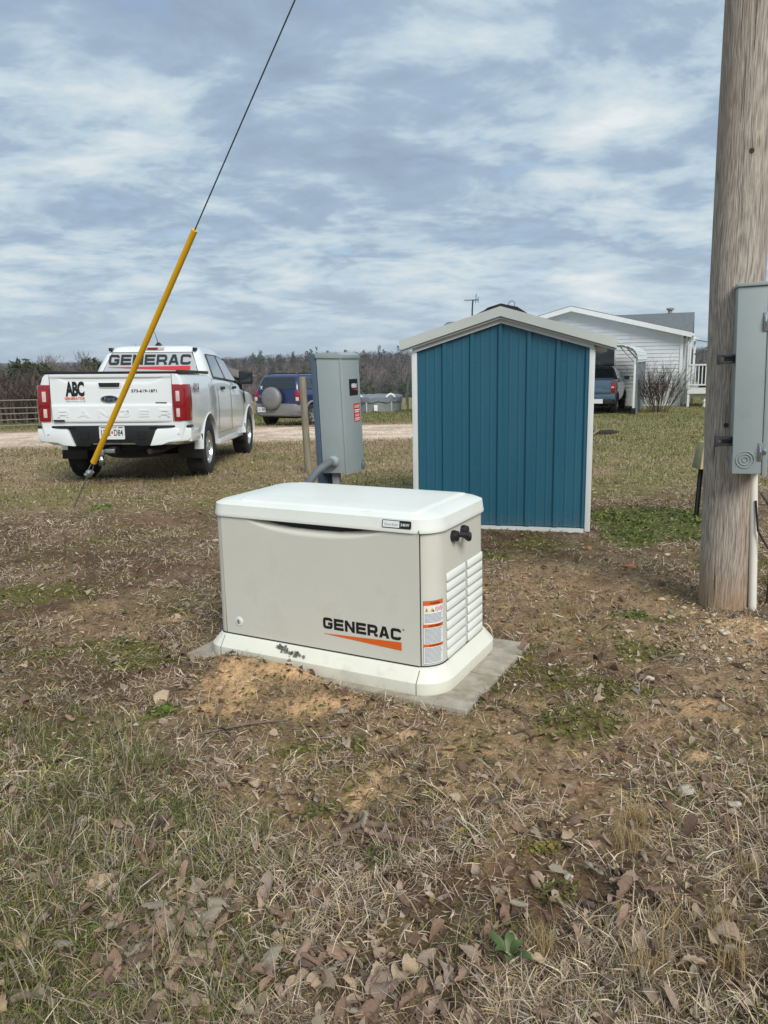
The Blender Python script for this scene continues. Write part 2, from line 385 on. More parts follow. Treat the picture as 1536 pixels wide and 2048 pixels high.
def ground_col(x, y):
    k = masks(x, y); n = x.shape
    def mixc(c, col, m): return c * (1 - m[..., None]) + col * m[..., None]
    a = fbm(x, y, 2.2, 4, 101); b = fbm(x, y, 9, 4, 131); d = fbm(x, y, 40, 3, 151)
    c = np.ones(n + (3,)) * lin(90, 73, 57)
    c = mixc(c, lin(112, 95, 76), sstep(.40, .66, a)); c = mixc(c, lin(72, 57, 44), .7 * sstep(.5, .75, b))
    c = mixc(c, lin(146, 123, 95), .75 * k['bare'] * (.4 + .6 * sstep(.35, .6, fbm(x, y, 6, 4, 221)))); c = mixc(c, lin(126, 96, 74), .22 * k['red']); c = mixc(c, lin(98, 92, 54), (.35 * sstep(.5, .7, fbm(x, y, 3.0, 4, 241))) * (y < 9)); c = mixc(c, lin(88, 86, 44), .85 * k['moss']); c = mixc(c, lin(86, 86, 50), .55 * k['grassy'])
    c = mixc(c, lin(184, 152, 114), (.5 + .5 * sstep(.35, .62, fbm(x, y, 14, 4, 211))) * k['dirt'])
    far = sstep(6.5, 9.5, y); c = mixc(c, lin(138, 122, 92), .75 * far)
    c = mixc(c, lin(104, 106, 58), .75 * k['lawn'] * (1 - .6 * sstep(.5, .7, fbm(x, y, 1.3, 4, 171))))
    c = mixc(c, lin(82, 92, 46), .75 * k['clov'])
    c = mixc(c, lin(196, 178, 162), k['drive'] * (.55 + .45 * sstep(.35, .6, fbm(x, y, 1.6, 4, 181))))
    c = mixc(c, lin(142, 116, 100), .5 * sstep(17.6, 15.2, y) * sstep(13.4, 14.8, y) * (1 - sstep(3, 5, x)))
    wood = sstep(85, 160, np.hypot(x, y)); c = mixc(c, lin(84, 74, 66), wood)
    c *= (.82 + .90 * d)[..., None] * np.array([1.03, 1.0, .97])
    return c

# one polar sheet, fine where the photo looks, out past the horizon
ang = np.concatenate([np.linspace(-180, -36, 30)[:-1], np.linspace(-36, 36, 560), np.linspace(36, 180, 30)[1:]])
rad = np.concatenate([[0.01, .4, .7], np.geomspace(.95, 40, 430), np.geomspace(40, 4200, 70)[1:]])
AA, RR = np.meshgrid(np.radians(ang), rad)
GX, GY = RR * np.sin(AA), RR * np.cos(AA)
GZ = zf(GX, GY)
na, nr = len(ang), len(rad)
ii, jj = np.meshgrid(np.arange(nr - 1), np.arange(na - 1), indexing='ij')
a0 = (ii * na + jj).ravel(); tr = np.concatenate([np.stack([a0, a0 + 1, a0 + na + 1], 1), np.stack([a0, a0 + na + 1, a0 + na], 1)])[:, ::-1]
def ground_mat():
    m = attr_mat('soil_and_thatch', 'Col', .95, 0, .28, 55.0, .15)
    n, l = m.node_tree.nodes, m.node_tree.links; b = n['Principled BSDF']
    t = n.new('ShaderNodeTexCoord')
    w = n.new('ShaderNodeTexNoise'); l.new(t.outputs['Object'], w.inputs['Vector']); w.inputs['Scale'].default_value = 140; w.inputs['Detail'].default_value = 6; w.inputs['Roughness'].default_value = .7
    v = n.new('ShaderNodeTexVoronoi'); l.new(t.outputs['Object'], v.inputs['Vector']); v.inputs['Scale'].default_value = 70
    ad = n.new('ShaderNodeMath'); ad.operation = 'ADD'; l.new(w.outputs[0], ad.inputs[0]); l.new(v.outputs['Distance'], ad.inputs[1])
    bp = n.new('ShaderNodeBump'); bp.inputs['Strength'].default_value = .8; bp.inputs['Distance'].default_value = .008; l.new(ad.outputs[0], bp.inputs['Height']); l.new(bp.outputs[0], b.inputs['Normal'])
    return m
gmat = ground_mat()
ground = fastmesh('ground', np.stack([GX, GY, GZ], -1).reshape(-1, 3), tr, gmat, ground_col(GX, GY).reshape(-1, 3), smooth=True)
tag(ground, 'patchy brown ground with dry grass, bare dirt and gravel drive', 'ground', kind='structure')

# far wooded ridge beyond the valley, seen between the house and the pole
def ridge(name, y, h, col, seed, x0, x1, lab):
    n = 160; xs = np.linspace(x0, x1, n); v = []; f = []
    for i, x in enumerate(xs):
        hh = h * (.75 + .5 * float(fbm(np.array([x]), np.array([0.]), .0011, 4, seed)[0]))
        v += [(x, y, -60), (x, y + 60, hh * .55), (x, y + 260, hh), (x, y + 700, -60)]
    for i in range(n - 1):
        for k in range(3): f.append((4 * i + k, 4 * i + 4 + k, 4 * i + 5 + k, 4 * i + 1 + k))
    o = mk(name, v, f, mat(name + '_woods', col, .95, 0, .25, .02, 0), None, 180)
    return tag(o, lab, 'hill', kind='structure')
ridge('far_hill', 2600, 22, S(84, 76, 72), 3, -2600, 3400, 'far hazy wooded hill on the horizon')
ridge('near_hill', 1150, 1.5, S(84, 76, 70), 8, -1500, 1800, 'brown wooded hill below the far hill')

# the air between here and the far hills
hzb = B().box(-4400, 4400, -4400, 4400, -75, 48).obj('haze', None)
hm = bpy.data.materials.new('hazy_air'); hm.use_nodes = True
hn, hl = hm.node_tree.nodes, hm.node_tree.links; hn.remove(hn['Principled BSDF'])
pv = hn.new('ShaderNodeVolumePrincipled'); pv.inputs['Color'].default_value = (.80, .88, 1.0, 1); pv.inputs['Density'].default_value = .00026; pv.inputs['Anisotropy'].default_value = .1
hl.new(pv.outputs[0], hn['Material Output'].inputs['Volume']); hzb.data.materials.append(hm)
tag(hzb, 'thin grey blue haze in front of the far hills', 'haze', kind='stuff')
# ------------------------------------------------------------------ shared materials
M = {}
M['gen_body'] = mat('bisque_steel', S(206, 204, 192), .45, 0, .04, 2.5, .08, 400, dirt=(S(158, 148, 126), 5, .55, .85, .35))
M['gen_lid'] = mat('white_composite', S(226, 228, 220), .38, 0, .03, 4, .06, 220, dirt=(S(168, 165, 150), 9, .6, .82, .35))
M['gen_base'] = mat('white_composite_base', S(222, 221, 206), .5, 0, .04, 5, .08, 200, dirt=(S(150, 130, 100), 7, .55, .85, .5))
M['black'] = mat('black_plastic', S(28, 28, 30), .5, 0, .15, 20)
M['ink'] = mat('black_ink', S(20, 20, 22), .5, 0, .05, 20)
M['orange'] = mat('orange_print', S(216, 98, 26), .5, 0, .04, 20)
M['white'] = mat('white_print', S(226, 228, 228), .5, 0, .03, 20)
M['red'] = mat('red_print', S(196, 34, 40), .5, 0, .05, 20)
M['grey_text'] = mat('grey_print', S(120, 124, 128), .6, 0, .05, 20)
M['yellow_print'] = mat('yellow_print', S(220, 176, 40), .5, 0, .05, 20)
M['seam'] = mat('dark_seam', S(52, 50, 46), .8, 0, .1, 20)
M['steel'] = mat('galvanised_steel', S(160, 164, 166), .38, .85, .15, 30, .1, 90)
M['darksteel'] = mat('dark_steel', S(70, 70, 70), .5, .6, .2, 20)
M['chrome'] = mat('chrome', S(205, 208, 210), .16, 1.0, .04, 20)
M['grey_paint'] = mat('grey_enclosure_paint', S(148, 158, 157), .42, .0, .04, 6, .04, 260, dirt=(S(112, 112, 104), 8, .6, .85, .25))
M['concrete'] = mat('concrete_slab', S(164, 156, 142), .9, 0, .16, 14, .4, 120, dirt=(S(122, 102, 78), 6, .46, .66, .75))

# ------------------------------------------------------------------ concrete pad
pad = empty('concrete_pad', (GEN_C[0], GEN_C[1], 0), (0, 0, GEN_YAW))
tag(pad, 'flat grey concrete slabs laid under the white generator', 'concrete pad')
for (x0, x1, y0, y1) in ((-.735, -.004, -.41, .03), (.004, .735, -.41, -.035), (-.735, -.004, .036, .42), (.004, .735, -.028, .42)):
    B().box(x0, x1, y0, y1, -.055, .005).obj('slab', M['concrete'], pad, bevel=.006)

# ------------------------------------------------------------------ generator
gen = empty('standby_generator', (GEN_C[0], GEN_C[1], .005), (0, 0, GEN_YAW))
tag(gen, 'beige and white standby generator standing on concrete slabs in the foreground', 'generator')
def rings(spec, n=7, cx=0): return [[(x, y, z) for x, y in rrect(hx, hy, r, n, cx)] for hx, hy, r, z in spec]
base = B().loft(rings([(hx_ + .022, hy_, (r_, r_ * .72, r_ * .72, r_), z_) for hx_, hy_, r_, z_ in ((.600, .364, .135, .0), (.603, .367, .137, .012), (.603, .367, .137, .052), (.566, .330, .110, .100), (.558, .322, .105, .104), (.53, .30, .09, .104))], 7, -.022)).obj('base_flange', M['gen_base'], gen, 24)
for sx in (-.548, .487):        # joints of the moulded base
    B().add([(sx, -.3685, .001), (sx + .0025, -.3685, .001), (sx + .0025, -.3685, .052), (sx, -.3685, .052), (sx + .0025, -.3316, .099), (sx, -.3316, .099)], [(0, 1, 2, 3), (3, 2, 4, 5)]).obj('seam', M['seam'], base)
def body_half(z): t = (z - .104) / .58; return .553 - .004 * t, .313 - .003 * t
hb_ = B().loft(rings([(.576, .313, (.105, .050, .050, .105), .104), (.574, .311, (.104, .050, .050, .104), .40), (.572, .310, (.103, .050, .050, .103), .686)], 7, -.023), False)
hb_.f = [q for q in hb_.f if not (q[0] % 32 == 23)]          # open behind the hinged front panel
hb_.obj('housing', M['gen_body'], gen, 35)
B().box(-.53, .445, -.283, -.281, .104, .686).obj('inner_liner', M['black'], gen)  # black sheet standing in for the shade inside the scoop
B().loft(rings([(.5785, .316, (.107, .052, .052, .107), .1035), (.5785, .316, (.107, .052, .052, .107), .1095)], 7, -.023)).obj('seam', M['seam'], gen)
# hinged front panel with the shallow finger scoop under the lid
nx, nz = 70, 46; PX0, PX1, PZ0, PZ1 = -.541, .484, .112, .686
v = []; f = []
for j in range(nz + 1):
    z = PZ0 + (PZ1 - PZ0) * (1 - (1 - j / nz) ** 2.2)
    for i in range(nx + 1):
        x = PX0 + (PX1 - PX0) * i / nx
        u = (x + .035) / .40
        arc = .690 - .060 * max(0.0, 1 - abs(u) ** 2.6) if abs(u) < 1 else 9
        d = 0.0
        if z > arc: q_ = min(1, (z - arc) / .020); d = .020 * q_ * q_ * (3 - 2 * q_) + .06 * max(0, min(1, (z - arc - .020) / .006))
        v.append((x, -.3185 + d, z))
for j in range(nz):
    for i in range(nx): a = j * (nx + 1) + i; f.append((a, a + 1, a + nx + 2, a + nx + 1))
k = len(v)
v += [(PX0, -.309, PZ0), (PX1, -.309, PZ0), (PX1, -.309, PZ1), (PX0, -.309, PZ1)]
f += [(0, k, k + 1, nx), (nx, k + 1, k + 2, len(v) - 5)]
f += [(nz * (nx + 1), k + 3, k, 0)]
front = mk('front_panel', v, f, M['gen_body'], gen, 50)
B().box(PX1, PX1 + .004, -.3135, -.31, PZ0, PZ1).obj('seam', M['seam'], gen)
B().box(PX0 - .004, PX0, -.3145, -.30, PZ0, PZ1).obj('seam', M['seam'], gen)
# lid
lid = B().loft(rings([(hx_ + .011, hy_ - .008, (r_, r_ * .75, r_ * .75, r_), z_) for hx_, hy_, r_, z_ in ((.50, .28, .09, .686), (.568, .324, .112, .682), (.577, .335, .122, .684), (.578, .336, .123, .690), (.576, .334, .122, .700), (.571, .329, .119, .740), (.545, .303, .106, .752), (.46, .218, .07, .762), (.30, .10, .04, .766), (.15, .03, .02, .767))], 7, -.026))
lidp = lid.obj('lid', M['gen_lid'], gen, 26)
v = []; f = []; nx, ny = 60, 40      # raised centre field of the lid
hx, hy, r = .478, .289, .05
for j in range(ny + 1):
    for i in range(nx + 1):
        x = -hx + 2 * hx * i / nx; y = -hy + 2 * hy * j / ny
        ex, ey = max(0, abs(x) - (hx - r)), max(0, abs(y) - (hy - r)); dist = r - math.hypot(ex, ey)
        if dist < 0: q = r / math.hypot(ex, ey); x = math.copysign(hx - r + ex * q, x); y = math.copysign(hy - r + ey * q, y); dist = 0
        e = max(abs(x) / .573, abs(y) / .335) if 1 else 0
        m1 = min(.562 - abs(x), .321 - abs(y))
        dome = float(np.interp(m1, [0, .026, .111, .229, .30], [.740, .752, .762, .766, .767]))
        st = min(1.0, dist / .012); st = st * st * (3 - 2 * st)
        v.append((x - .006, y, dome - .006 + .0110 * st))
for j in range(ny):
    for i in range(nx): a = j * (nx + 1) + i; f.append((a, a + 1, a + nx + 2, a + nx + 1))
mk('lid_top', v, f, M['gen_lid'], gen, 180)
B().box(.4885, .4905, -.3290, -.325, .684, .700).obj('seam', M['seam'], lidp)
# name plate on the lid edge
fr = frame((.322, -.3255, .7015), (1, 0, 0), (0, .14, 1), .0018)
npl = decal('name_plate', [poly([(p[0] + .066, p[1] + .016) for p in rrect(.067, .0165, .005, 3)])], fr, M['black'], gen, 0, .0012)
decal('plate_face', [rect(.003, .080, .0025, .0295)], fr, M['white'], npl, .0025)
decal('plate_text', [fit_text('Guardian', .012, .072, .010, .021, 0, 1.35)], fr, M['grey_text'], npl, .0035)
decal('plate_text', [fit_text('24kW', .086, .126, .010, .022, .02)], fr, M['white'], npl, .0035)
# maker's logo on the panel
fr = frame((0, -.3185, 0), (1, 0, 0), (0, 0, 1), .0012)
decal('logo', wide_word('GENERAC', .008, .398, .212, .264, .25, .12), fr, M['ink'], gen)
decal('registered_mark', [ringg(.409, .262, .0032, .0042, 14), fit_text('R', .4072, .411, .2597, .2645)], fr, M['ink'], gen)
decal('logo_wedge', [poly([(.010, .1865), (.399, .167), (.399, .205), (.010, .188)])], fr, M['orange'], gen)
lk = B().lathe([(.0215, 0), (.0215, -.003), (.019, -.004), (.016, -.0025), (.013, -.0045), (.0001, -.005)], 24, 'y', (-.466, -.3185, .176)).obj('lock', M['gen_lid'], gen, 40)
fr2 = frame((-.466, -.3245, .176), (1, 0, 0), (0, 0, 1))
decal('keyhole', [ringg(0, 0, .0105, .012, 20), rect(-.0025, .0025, -.0075, .0075), rect(-.0055, -.0025, -.0005, .004), rect(.0025, .0055, -.004, .0005)], fr2, M['ink'], lk, .0005)
# warning sticker wrapped round the corner post
def corner_pt(s, z, off):
    """s metres along the wall from the panel edge, round the front right corner"""
    hx, hy = body_half(z); r = .104; x0 = .490; flat = (hx - r) - x0
    if s <= flat: return (x0 + s, -hy - off, z)
    a = (s - flat) / r
    if a < math.pi / 2: return (hx - r + (r + off) * math.sin(a), -(hy - r) - (r + off) * math.cos(a), z)
    return (hx + off, -(hy - r) + (s - flat - r * math.pi / 2), z)
def wrap(name, geos, m, parent, off):
    b = B()
    for vv, ff in geos: b.add([corner_pt(p[0], p[1], off) for p in vv], ff)
    return b.obj(name, m, parent)
def strip(s0, s1, z0, z1, n=10):
    vv = [(s0 + (s1 - s0) * i / n, z) for i in range(n + 1) for z in (z0, z1)]
    return vv, [(2 * i, 2 * i + 2, 2 * i + 3, 2 * i + 1) for i in range(n)]
s0, s1 = .006, .100
lab = wrap('warning_sticker', [strip(s0, s1, .118, .392)], M['white'], gen, .0012)
wrap('sticker_border', [strip(s0 - .0012, s1 + .0012, .1165, .3935)], M['ink'], lab, .0007)
wrap('sticker_band', [strip(s0, s1, .374, .392), strip(s0, s1, .277, .292), strip(s0, s1, .192, .205)], M['orange'], lab, .0019)
rows = []
rr_ = random.Random(3)
for za, zb in ((.297, .338), (.209, .273), (.122, .188)):
    z = zb
    while z > za:
        rows.append(strip(s0 + .004, s1 - .004 - rr_.random() * .012, z - .0022, z, 8)); z -= .0052
wrap('sticker_print', rows, M['grey_text'], lab, .0019)
wrap('sticker_print', [fit_text('WARNING', .034, .080, .379, .388, .02), fit_text('AVERTISSEMENT', .026, .088, .281, .289, .02), fit_text('ADVERTENCIA', .028, .086, .195, .202, .02)], M['ink'], lab, .0026)
wrap('sticker_symbol', [poly([(s0 + .004, .346), (s0 + .022, .346), (s0 + .013, .366)]), poly([(s0 + .028, .346), (s0 + .046, .346), (s0 + .037, .366)])], M['yellow_print'], lab, .0019)
wrap('sticker_symbol', [rect(s0 + .012, s0 + .014, .350, .360), poly([(s0 + .036, .348), (s0 + .047, .346), (s0 + .043, .356)])], M['ink'], lab, .0026)
wrap('sticker_symbol', [ringg(s0 + .060, .356, .0075, .0095, 16), ringg(s0 + .081, .356, .0075, .0095, 16), poly([(s0 + .054, .361), (s0 + .0555, .3625), (s0 + .066, .351), (s0 + .0645, .3495)]), poly([(s0 + .075, .361), (s0 + .0765, .3625), (s0 + .087, .351), (s0 + .0855, .3495)])], M['red'], lab, .0019)
# louvres, two columns of nine
for ca, cb in ((-.192, .022), (.046, .236)):
    for k in range(9):
        zb_ = .108 + k * .0428; zt = zb_ + .0405
        xb = body_half(zb_)[0]
        pts = []
        for (yy, inset) in ((ca, 1), (ca + .010, 0), (cb - .010, 0), (cb, 1)):
            o = 0.0 if inset else .0045
            pts.append([(xb - .004, yy, zt), (xb + .0015 + .15 * o, yy, zt - .002), (xb + .002 + .75 * o, yy, zb_ + .014), (xb + .002 + o, yy, zb_ + .003), (xb - .004, yy, zb_)])
        B().loft(pts, False, False).obj('louvre', M['gen_lid'], gen, 180)
    xb = .5535
# black pull handle
h = empty('lift_handle', (0, 0, 0)); h.parent = gen
for yy, zz_ in ((-.118, .640), (-.008, .641)):
    B().lathe([(.0001, -.002), (.024, -.002), (.025, .010), (.022, .026), (.014, .030), (.0001, .030)], 20, 'x', (.5490, yy, zz_)).obj('boss', M['black'], h, 40)
B().tube([(.572, -.112, .646), (.592, -.085, .640), (.600, -.060, .622), (.592, -.035, .632), (.574, -.014, .638)], [.009, .013, .015, .013, .010], 10).obj('grip', M['black'], h, 60)
# mortar splash on the base
sp_ = B(); rr_ = random.Random(9)
for k in range(60):
    t = rr_.choice((.12, .2, .28, .62, .75, .85)) + rr_.gauss(0, .06); x = -.245 + .16 * t; z = .098 - .026 * t + rr_.gauss(0, .007)
    yb = -.3325 - (.099 - z) * .93 if z < .099 else -.3325
    yb = max(yb, -.3665) - .0006; r0 = rr_.uniform(.003, .010)
    sp_.add([(x + r0 * math.cos(a * 1.05) * rr_.uniform(.6, 1.3), yb + (-.0012 if a else -.004) + .93 * r0 * math.sin(a * 1.05) * .6 * 1.0, z + r0 * math.sin(a * 1.05) * .6) for a in range(6)], [(0, 1, 2, 3, 4, 5)])
sp_.obj('mortar_splash', mat('dried_mortar', S(112, 112, 104), .95, 0, .3, 60, .4, 200), base)

# ------------------------------------------------------------------ transfer switch on its post
M['slate'] = mat('slate_blue_board', S(70, 88, 104), .55, 0, .08, 6, .1, 60, stretch=(1, 1, .2))
ts_z = gz(-.25, 5.1)
TSY = R(-21)
post = empty('slate_board_post', (-.395, 5.17, ts_z), (0, R(-1.7), TSY))
tag(post, 'slate blue board post standing behind the grey switch box', 'post')
B().box(.005, .045, -.085, .085, -.15, 1.435 - ts_z).obj('board', M['slate'], post, bevel=.003)
ts = empty('transfer_switch_box', (-.395, 5.17, ts_z), (0, R(-1.7), TSY))
tag(ts, 'tall grey transfer switch box with black and red stickers behind the generator', 'electrical box')
zb, zt = .655, 1.425
bx = B().box(.05, .212, -.09, .195, zb, zt - .012).obj('enclosure', M['grey_paint'], ts, bevel=.004)
B().box(.2125, .228, -.094, .199, zb - .012, zt - .014).obj('door', M['grey_paint'], ts, bevel=.005)
B().prism([(.045, zt - .018), (.236, zt - .030), (.236, zt - .006), (.20, zt + .012), (.045, zt + .012)], .297, 'y', -.098).obj('rain_hood', M['grey_paint'], ts, bevel=.002)
fr = frame((.228, 0, 0), (0, 1, 0), (0, 0, 1), .001)
st = decal('maker_sticker', [rect(.012, .152, 1.155, 1.262)], fr, M['ink'], ts, 0, .0008)
decal('sticker_text', wide_word('GENERAC', .046, .136, 1.205, 1.232), fr, M['white'], st, .0018)
decal('sticker_text', [poly([(.046, 1.196), (.136, 1.186), (.136, 1.199)])], fr, M['red'], st, .0018)
st = decal('warning_sticker', [rect(.068, .168, .980, 1.100)], fr, M['red'], ts, 0, .0008)
decal('sticker_text', [fit_text('DANGER', .078, .158, 1.070, 1.090, .02), rect(.075, .161, 1.052, 1.060), rect(.075, .150, 1.040, 1.046), fit_text('HIGH', .085, .15, 1.012, 1.030, .02), rect(.075, .161, .998, 1.004), rect(.075, .150, .987, .992)], fr, M['white'], st, .0018)
B().box(.229, .236, .145, .185, .662, .700).box(.229, .245, .160, .170, .655, .715).obj('hasp', M['steel'], ts, bevel=.002)
B().box(.09, .14, -.05, .0, -.15, zb - .002).obj('conduit_post', mat('grey_pvc', S(132, 136, 136), .5, 0, .06, 10), ts, bevel=.012, seg=3)
B().box(.060, .078, -.04, -.02, -.15, zb - .002).obj('cable', M['black'], ts, bevel=.006)
B().lathe([(.0001, .0), (.036, .0), (.038, -.02), (.030, -.028), (.028, -.05), (.0001, -.05)], 16, 'y', (.135, -.0905, .735)).obj('conduit_fitting', M['grey_paint'], ts, 40)
pts = [(.135, -.12, .735), (.127, -.19, .728), (.085, -.25, .69), (.02, -.29, .60), (-.02, -.31, .45), (-.03, -.32, .2), (-.02, -.33, -.08)]
B().tube(pts, .026, 12).obj('flexible_conduit', mat('grey_flex_conduit', S(98, 104, 108), .6, 0, .06, 30, .25, 160), ts, 60)

# ------------------------------------------------------------------ blue well house (shed)
M['blue'] = mat('blue_ribbed_steel', S(38, 94, 114), .40, .0, .06, 3, .25, 3, dirt=(S(64, 104, 118), 2.5, .5, .8, .35), stretch=(1, 1, .3))
n_, l_ = M['blue'].node_tree.nodes, M['blue'].node_tree.links           # rain-splashed soil near the ground
t_ = n_.new('ShaderNodeTexCoord'); x_ = n_.new('ShaderNodeSeparateXYZ'); l_.new(t_.outputs['Object'], x_.inputs[0])
z_ = n_.new('ShaderNodeTexNoise'); l_.new(t_.outputs['Object'], z_.inputs['Vector']); z_.inputs['Scale'].default_value = 26; z_.inputs['Detail'].default_value = 8; z_.inputs['Roughness'].default_value = .75
q_ = n_.new('ShaderNodeMath'); q_.operation = 'MULTIPLY_ADD'; l_.new(z_.outputs[0], q_.inputs[0]); q_.inputs[1].default_value = -.75; l_.new(x_.outputs[2], q_.inputs[2])
r_ = n_.new('ShaderNodeMapRange'); l_.new(q_.outputs[0], r_.inputs[0]); r_.inputs[1].default_value = -.42; r_.inputs[2].default_value = -.24; r_.inputs[3].default_value = .28; r_.inputs[4].default_value = 0
k_ = n_.new('ShaderNodeMixRGB'); src_ = n_['Principled BSDF'].inputs['Base Color'].links[0].from_socket; l_.new(r_.outputs[0], k_.inputs[0]); l_.new(src_, k_.inputs[1]); k_.inputs[2].default_value = S(120, 104, 84); l_.new(k_.outputs[0], n_['Principled BSDF'].inputs['Base Color'])
M['trim'] = mat('white_steel_trim', S(214, 217, 214), .4, 0, .04, 6)
M['trim_shade'] = mat('ash_grey_steel_trim', S(192, 196, 190), .4, 0, .04, 6)  # light grey steel of the roof sheet and rake
SH = empty('blue_shed', (.972, 6.335, gz(.97, 6.3) + .0), (0, 0, R(-14.6)))
tag(SH, 'small blue ribbed metal shed with white trim and low gable roof', 'shed')
HW = .705; EZ = 1.492; PZ = 1.705; DEP = 1.6
def roof_z(x): return PZ - (PZ - EZ) * abs(x) / HW
prof = []
# ribbed profile across one wall: major ribs every 0.229 m, two minor ribs between
def rib_profile(w, phase):
    xs = [(-w, 0.0)]
    k0 = -8
    for k in range(k0, 9):
        c = phase + k * .2286
        for a, d in ((-.028, 0), (-.014, .017), (.014, .017), (.028, 0)): xs.append((c + a, d))
        for q in (.0762, .1524):
            for a, d in ((-.011, 0), (-.005, .0035), (.005, .0035), (.011, 0)): xs.append((c + q + a, d))
    xs = [p for p in xs if -w < p[0] < w] + [(-w, 0.0), (w, 0.0)]
    return sorted(set(xs))
pr = rib_profile(HW - .004, -.005)
v = []; f = []
for i, (x, d) in enumerate(pr): v += [(x, -d, .03), (x, -d, roof_z(x) - .005)]
f = [(2 * i, 2 * i + 2, 2 * i + 3, 2 * i + 1) for i in range(len(pr) - 1)]
mk('front_wall_sheet', v, f, M['blue'], SH)
mk('back_wall_sheet', [(x, DEP - y, z) for x, y, z in v], f, M['blue'], SH)
ps = rib_profile(DEP / 2, .02)
for sx in (-1, 1):
    v = []
    for x, d in ps: v += [(sx * (HW + d), x + DEP / 2, .03), (sx * (HW + d), x + DEP / 2, EZ)]
    mk('side_wall_sheet', v, [(2 * i, 2 * i + 2, 2 * i + 3, 2 * i + 1) for i in range(len(ps) - 1)], M['blue'], SH)
for sx in (-1, 1):
    for y0 in (-.027, DEP - .03):
        B().box(*sorted((sx * (HW - .014), sx * (HW + .030))), y0, y0 + .057, .0, EZ - .012).obj('corner_trim', M['trim'], SH, bevel=.004)
B().prism([(-HW + .02, -.02), (HW - .02, -.02), (HW - .02, .022), (-HW + .02, .022)], .05, 'y', -.030).obj('base_trim', M['trim'], SH)
B().box(-HW - .028, HW + .028, -.026, .02, -.06, -.021).obj('skid', mat('weathered_timber', S(150, 146, 136), .85, 0, .15, 6, .3, 40, stretch=(.2, 1, 1)), SH, bevel=.004)
sl_ = (PZ - EZ) / HW; OV = .155
for sx in (-1, 1):
    x1 = HW + (.195 if sx > 0 else .118); zr = PZ + .10; ze = zr - sl_ * x1
    B().prism([(0, zr), (sx * x1, ze), (sx * x1, ze - .018), (0, zr - .018)], DEP + .20, 'y', -.075).obj('roof_sheet', M['trim_shade'], SH)
    # rake trim in three bends
    B().prism([(0, zr + .004), (sx * (x1 + .004), ze + .004), (sx * (x1 - .012), ze - .068), (0, zr - .072)], .012, 'y', -.088).obj('rake_trim', M['trim_shade'], SH)
    B().prism([(0, zr - .074), (sx * (x1 - .006), ze - .070), (sx * (x1 - .008), ze - .088), (0, zr - .092)], .030, 'y', -.074).obj('rake_return', mat('grey_return_trim', S(150, 154, 148), .5, 0, .05, 8), SH)
    B().prism([(0, zr - .060), (sx * (HW + .02), zr - .060 - sl_ * (HW + .02)), (sx * (HW + .02), zr - .124 - sl_ * (HW + .02)), (0, zr - .124)], .022, 'y', -.036).obj('gable_trim', M['trim'], SH)
B().prism([(HW + .03, EZ - .045), (HW + .115, EZ - .055), (HW + .125, EZ - .004), (HW + .03, EZ + .012)], DEP, 'y', .01).obj('gutter', mat('aged_white_gutter', S(196, 194, 184), .5, 0, .12, 9), SH)
rp = B().prism([(-.20, PZ + .045), (-.13, PZ + .078), (-.10, PZ + .098), (0, PZ + .126), (.10, PZ + .102), (.13, PZ + .096), (.20, PZ + .050), (.2, PZ + .035), (0, PZ + .09), (-.2, PZ + .03)], DEP + .16, 'y', -.070).obj('ridge_cap', mat('black_rubber_ridge', S(34, 30, 32), .7, 0, .2, 20, .3, 60), SH)
B().lathe([(.022, -.004), (.026, -.004), (.026, .004), (.022, .004), (.022, -.004)], 16, 'y', (.085, -.05, PZ + .118)).obj('lifting_eye', M['darksteel'], SH, 40)
sc0 = None
for k in range(6):
    for z in (.055, .50, .95, 1.38):
        o = B().lathe([(.0001, -.006), (.005, -.005), (.006, 0)], 8, 'y').obj('screw', M['blue'], SH) if sc0 is None else sc0.copy()
        if sc0 is not None: COL.objects.link(o); o.parent = SH
        sc0 = sc0 or o; o.location = (-.005 + (k - 3) * .2286 + .045, -.0005, z)

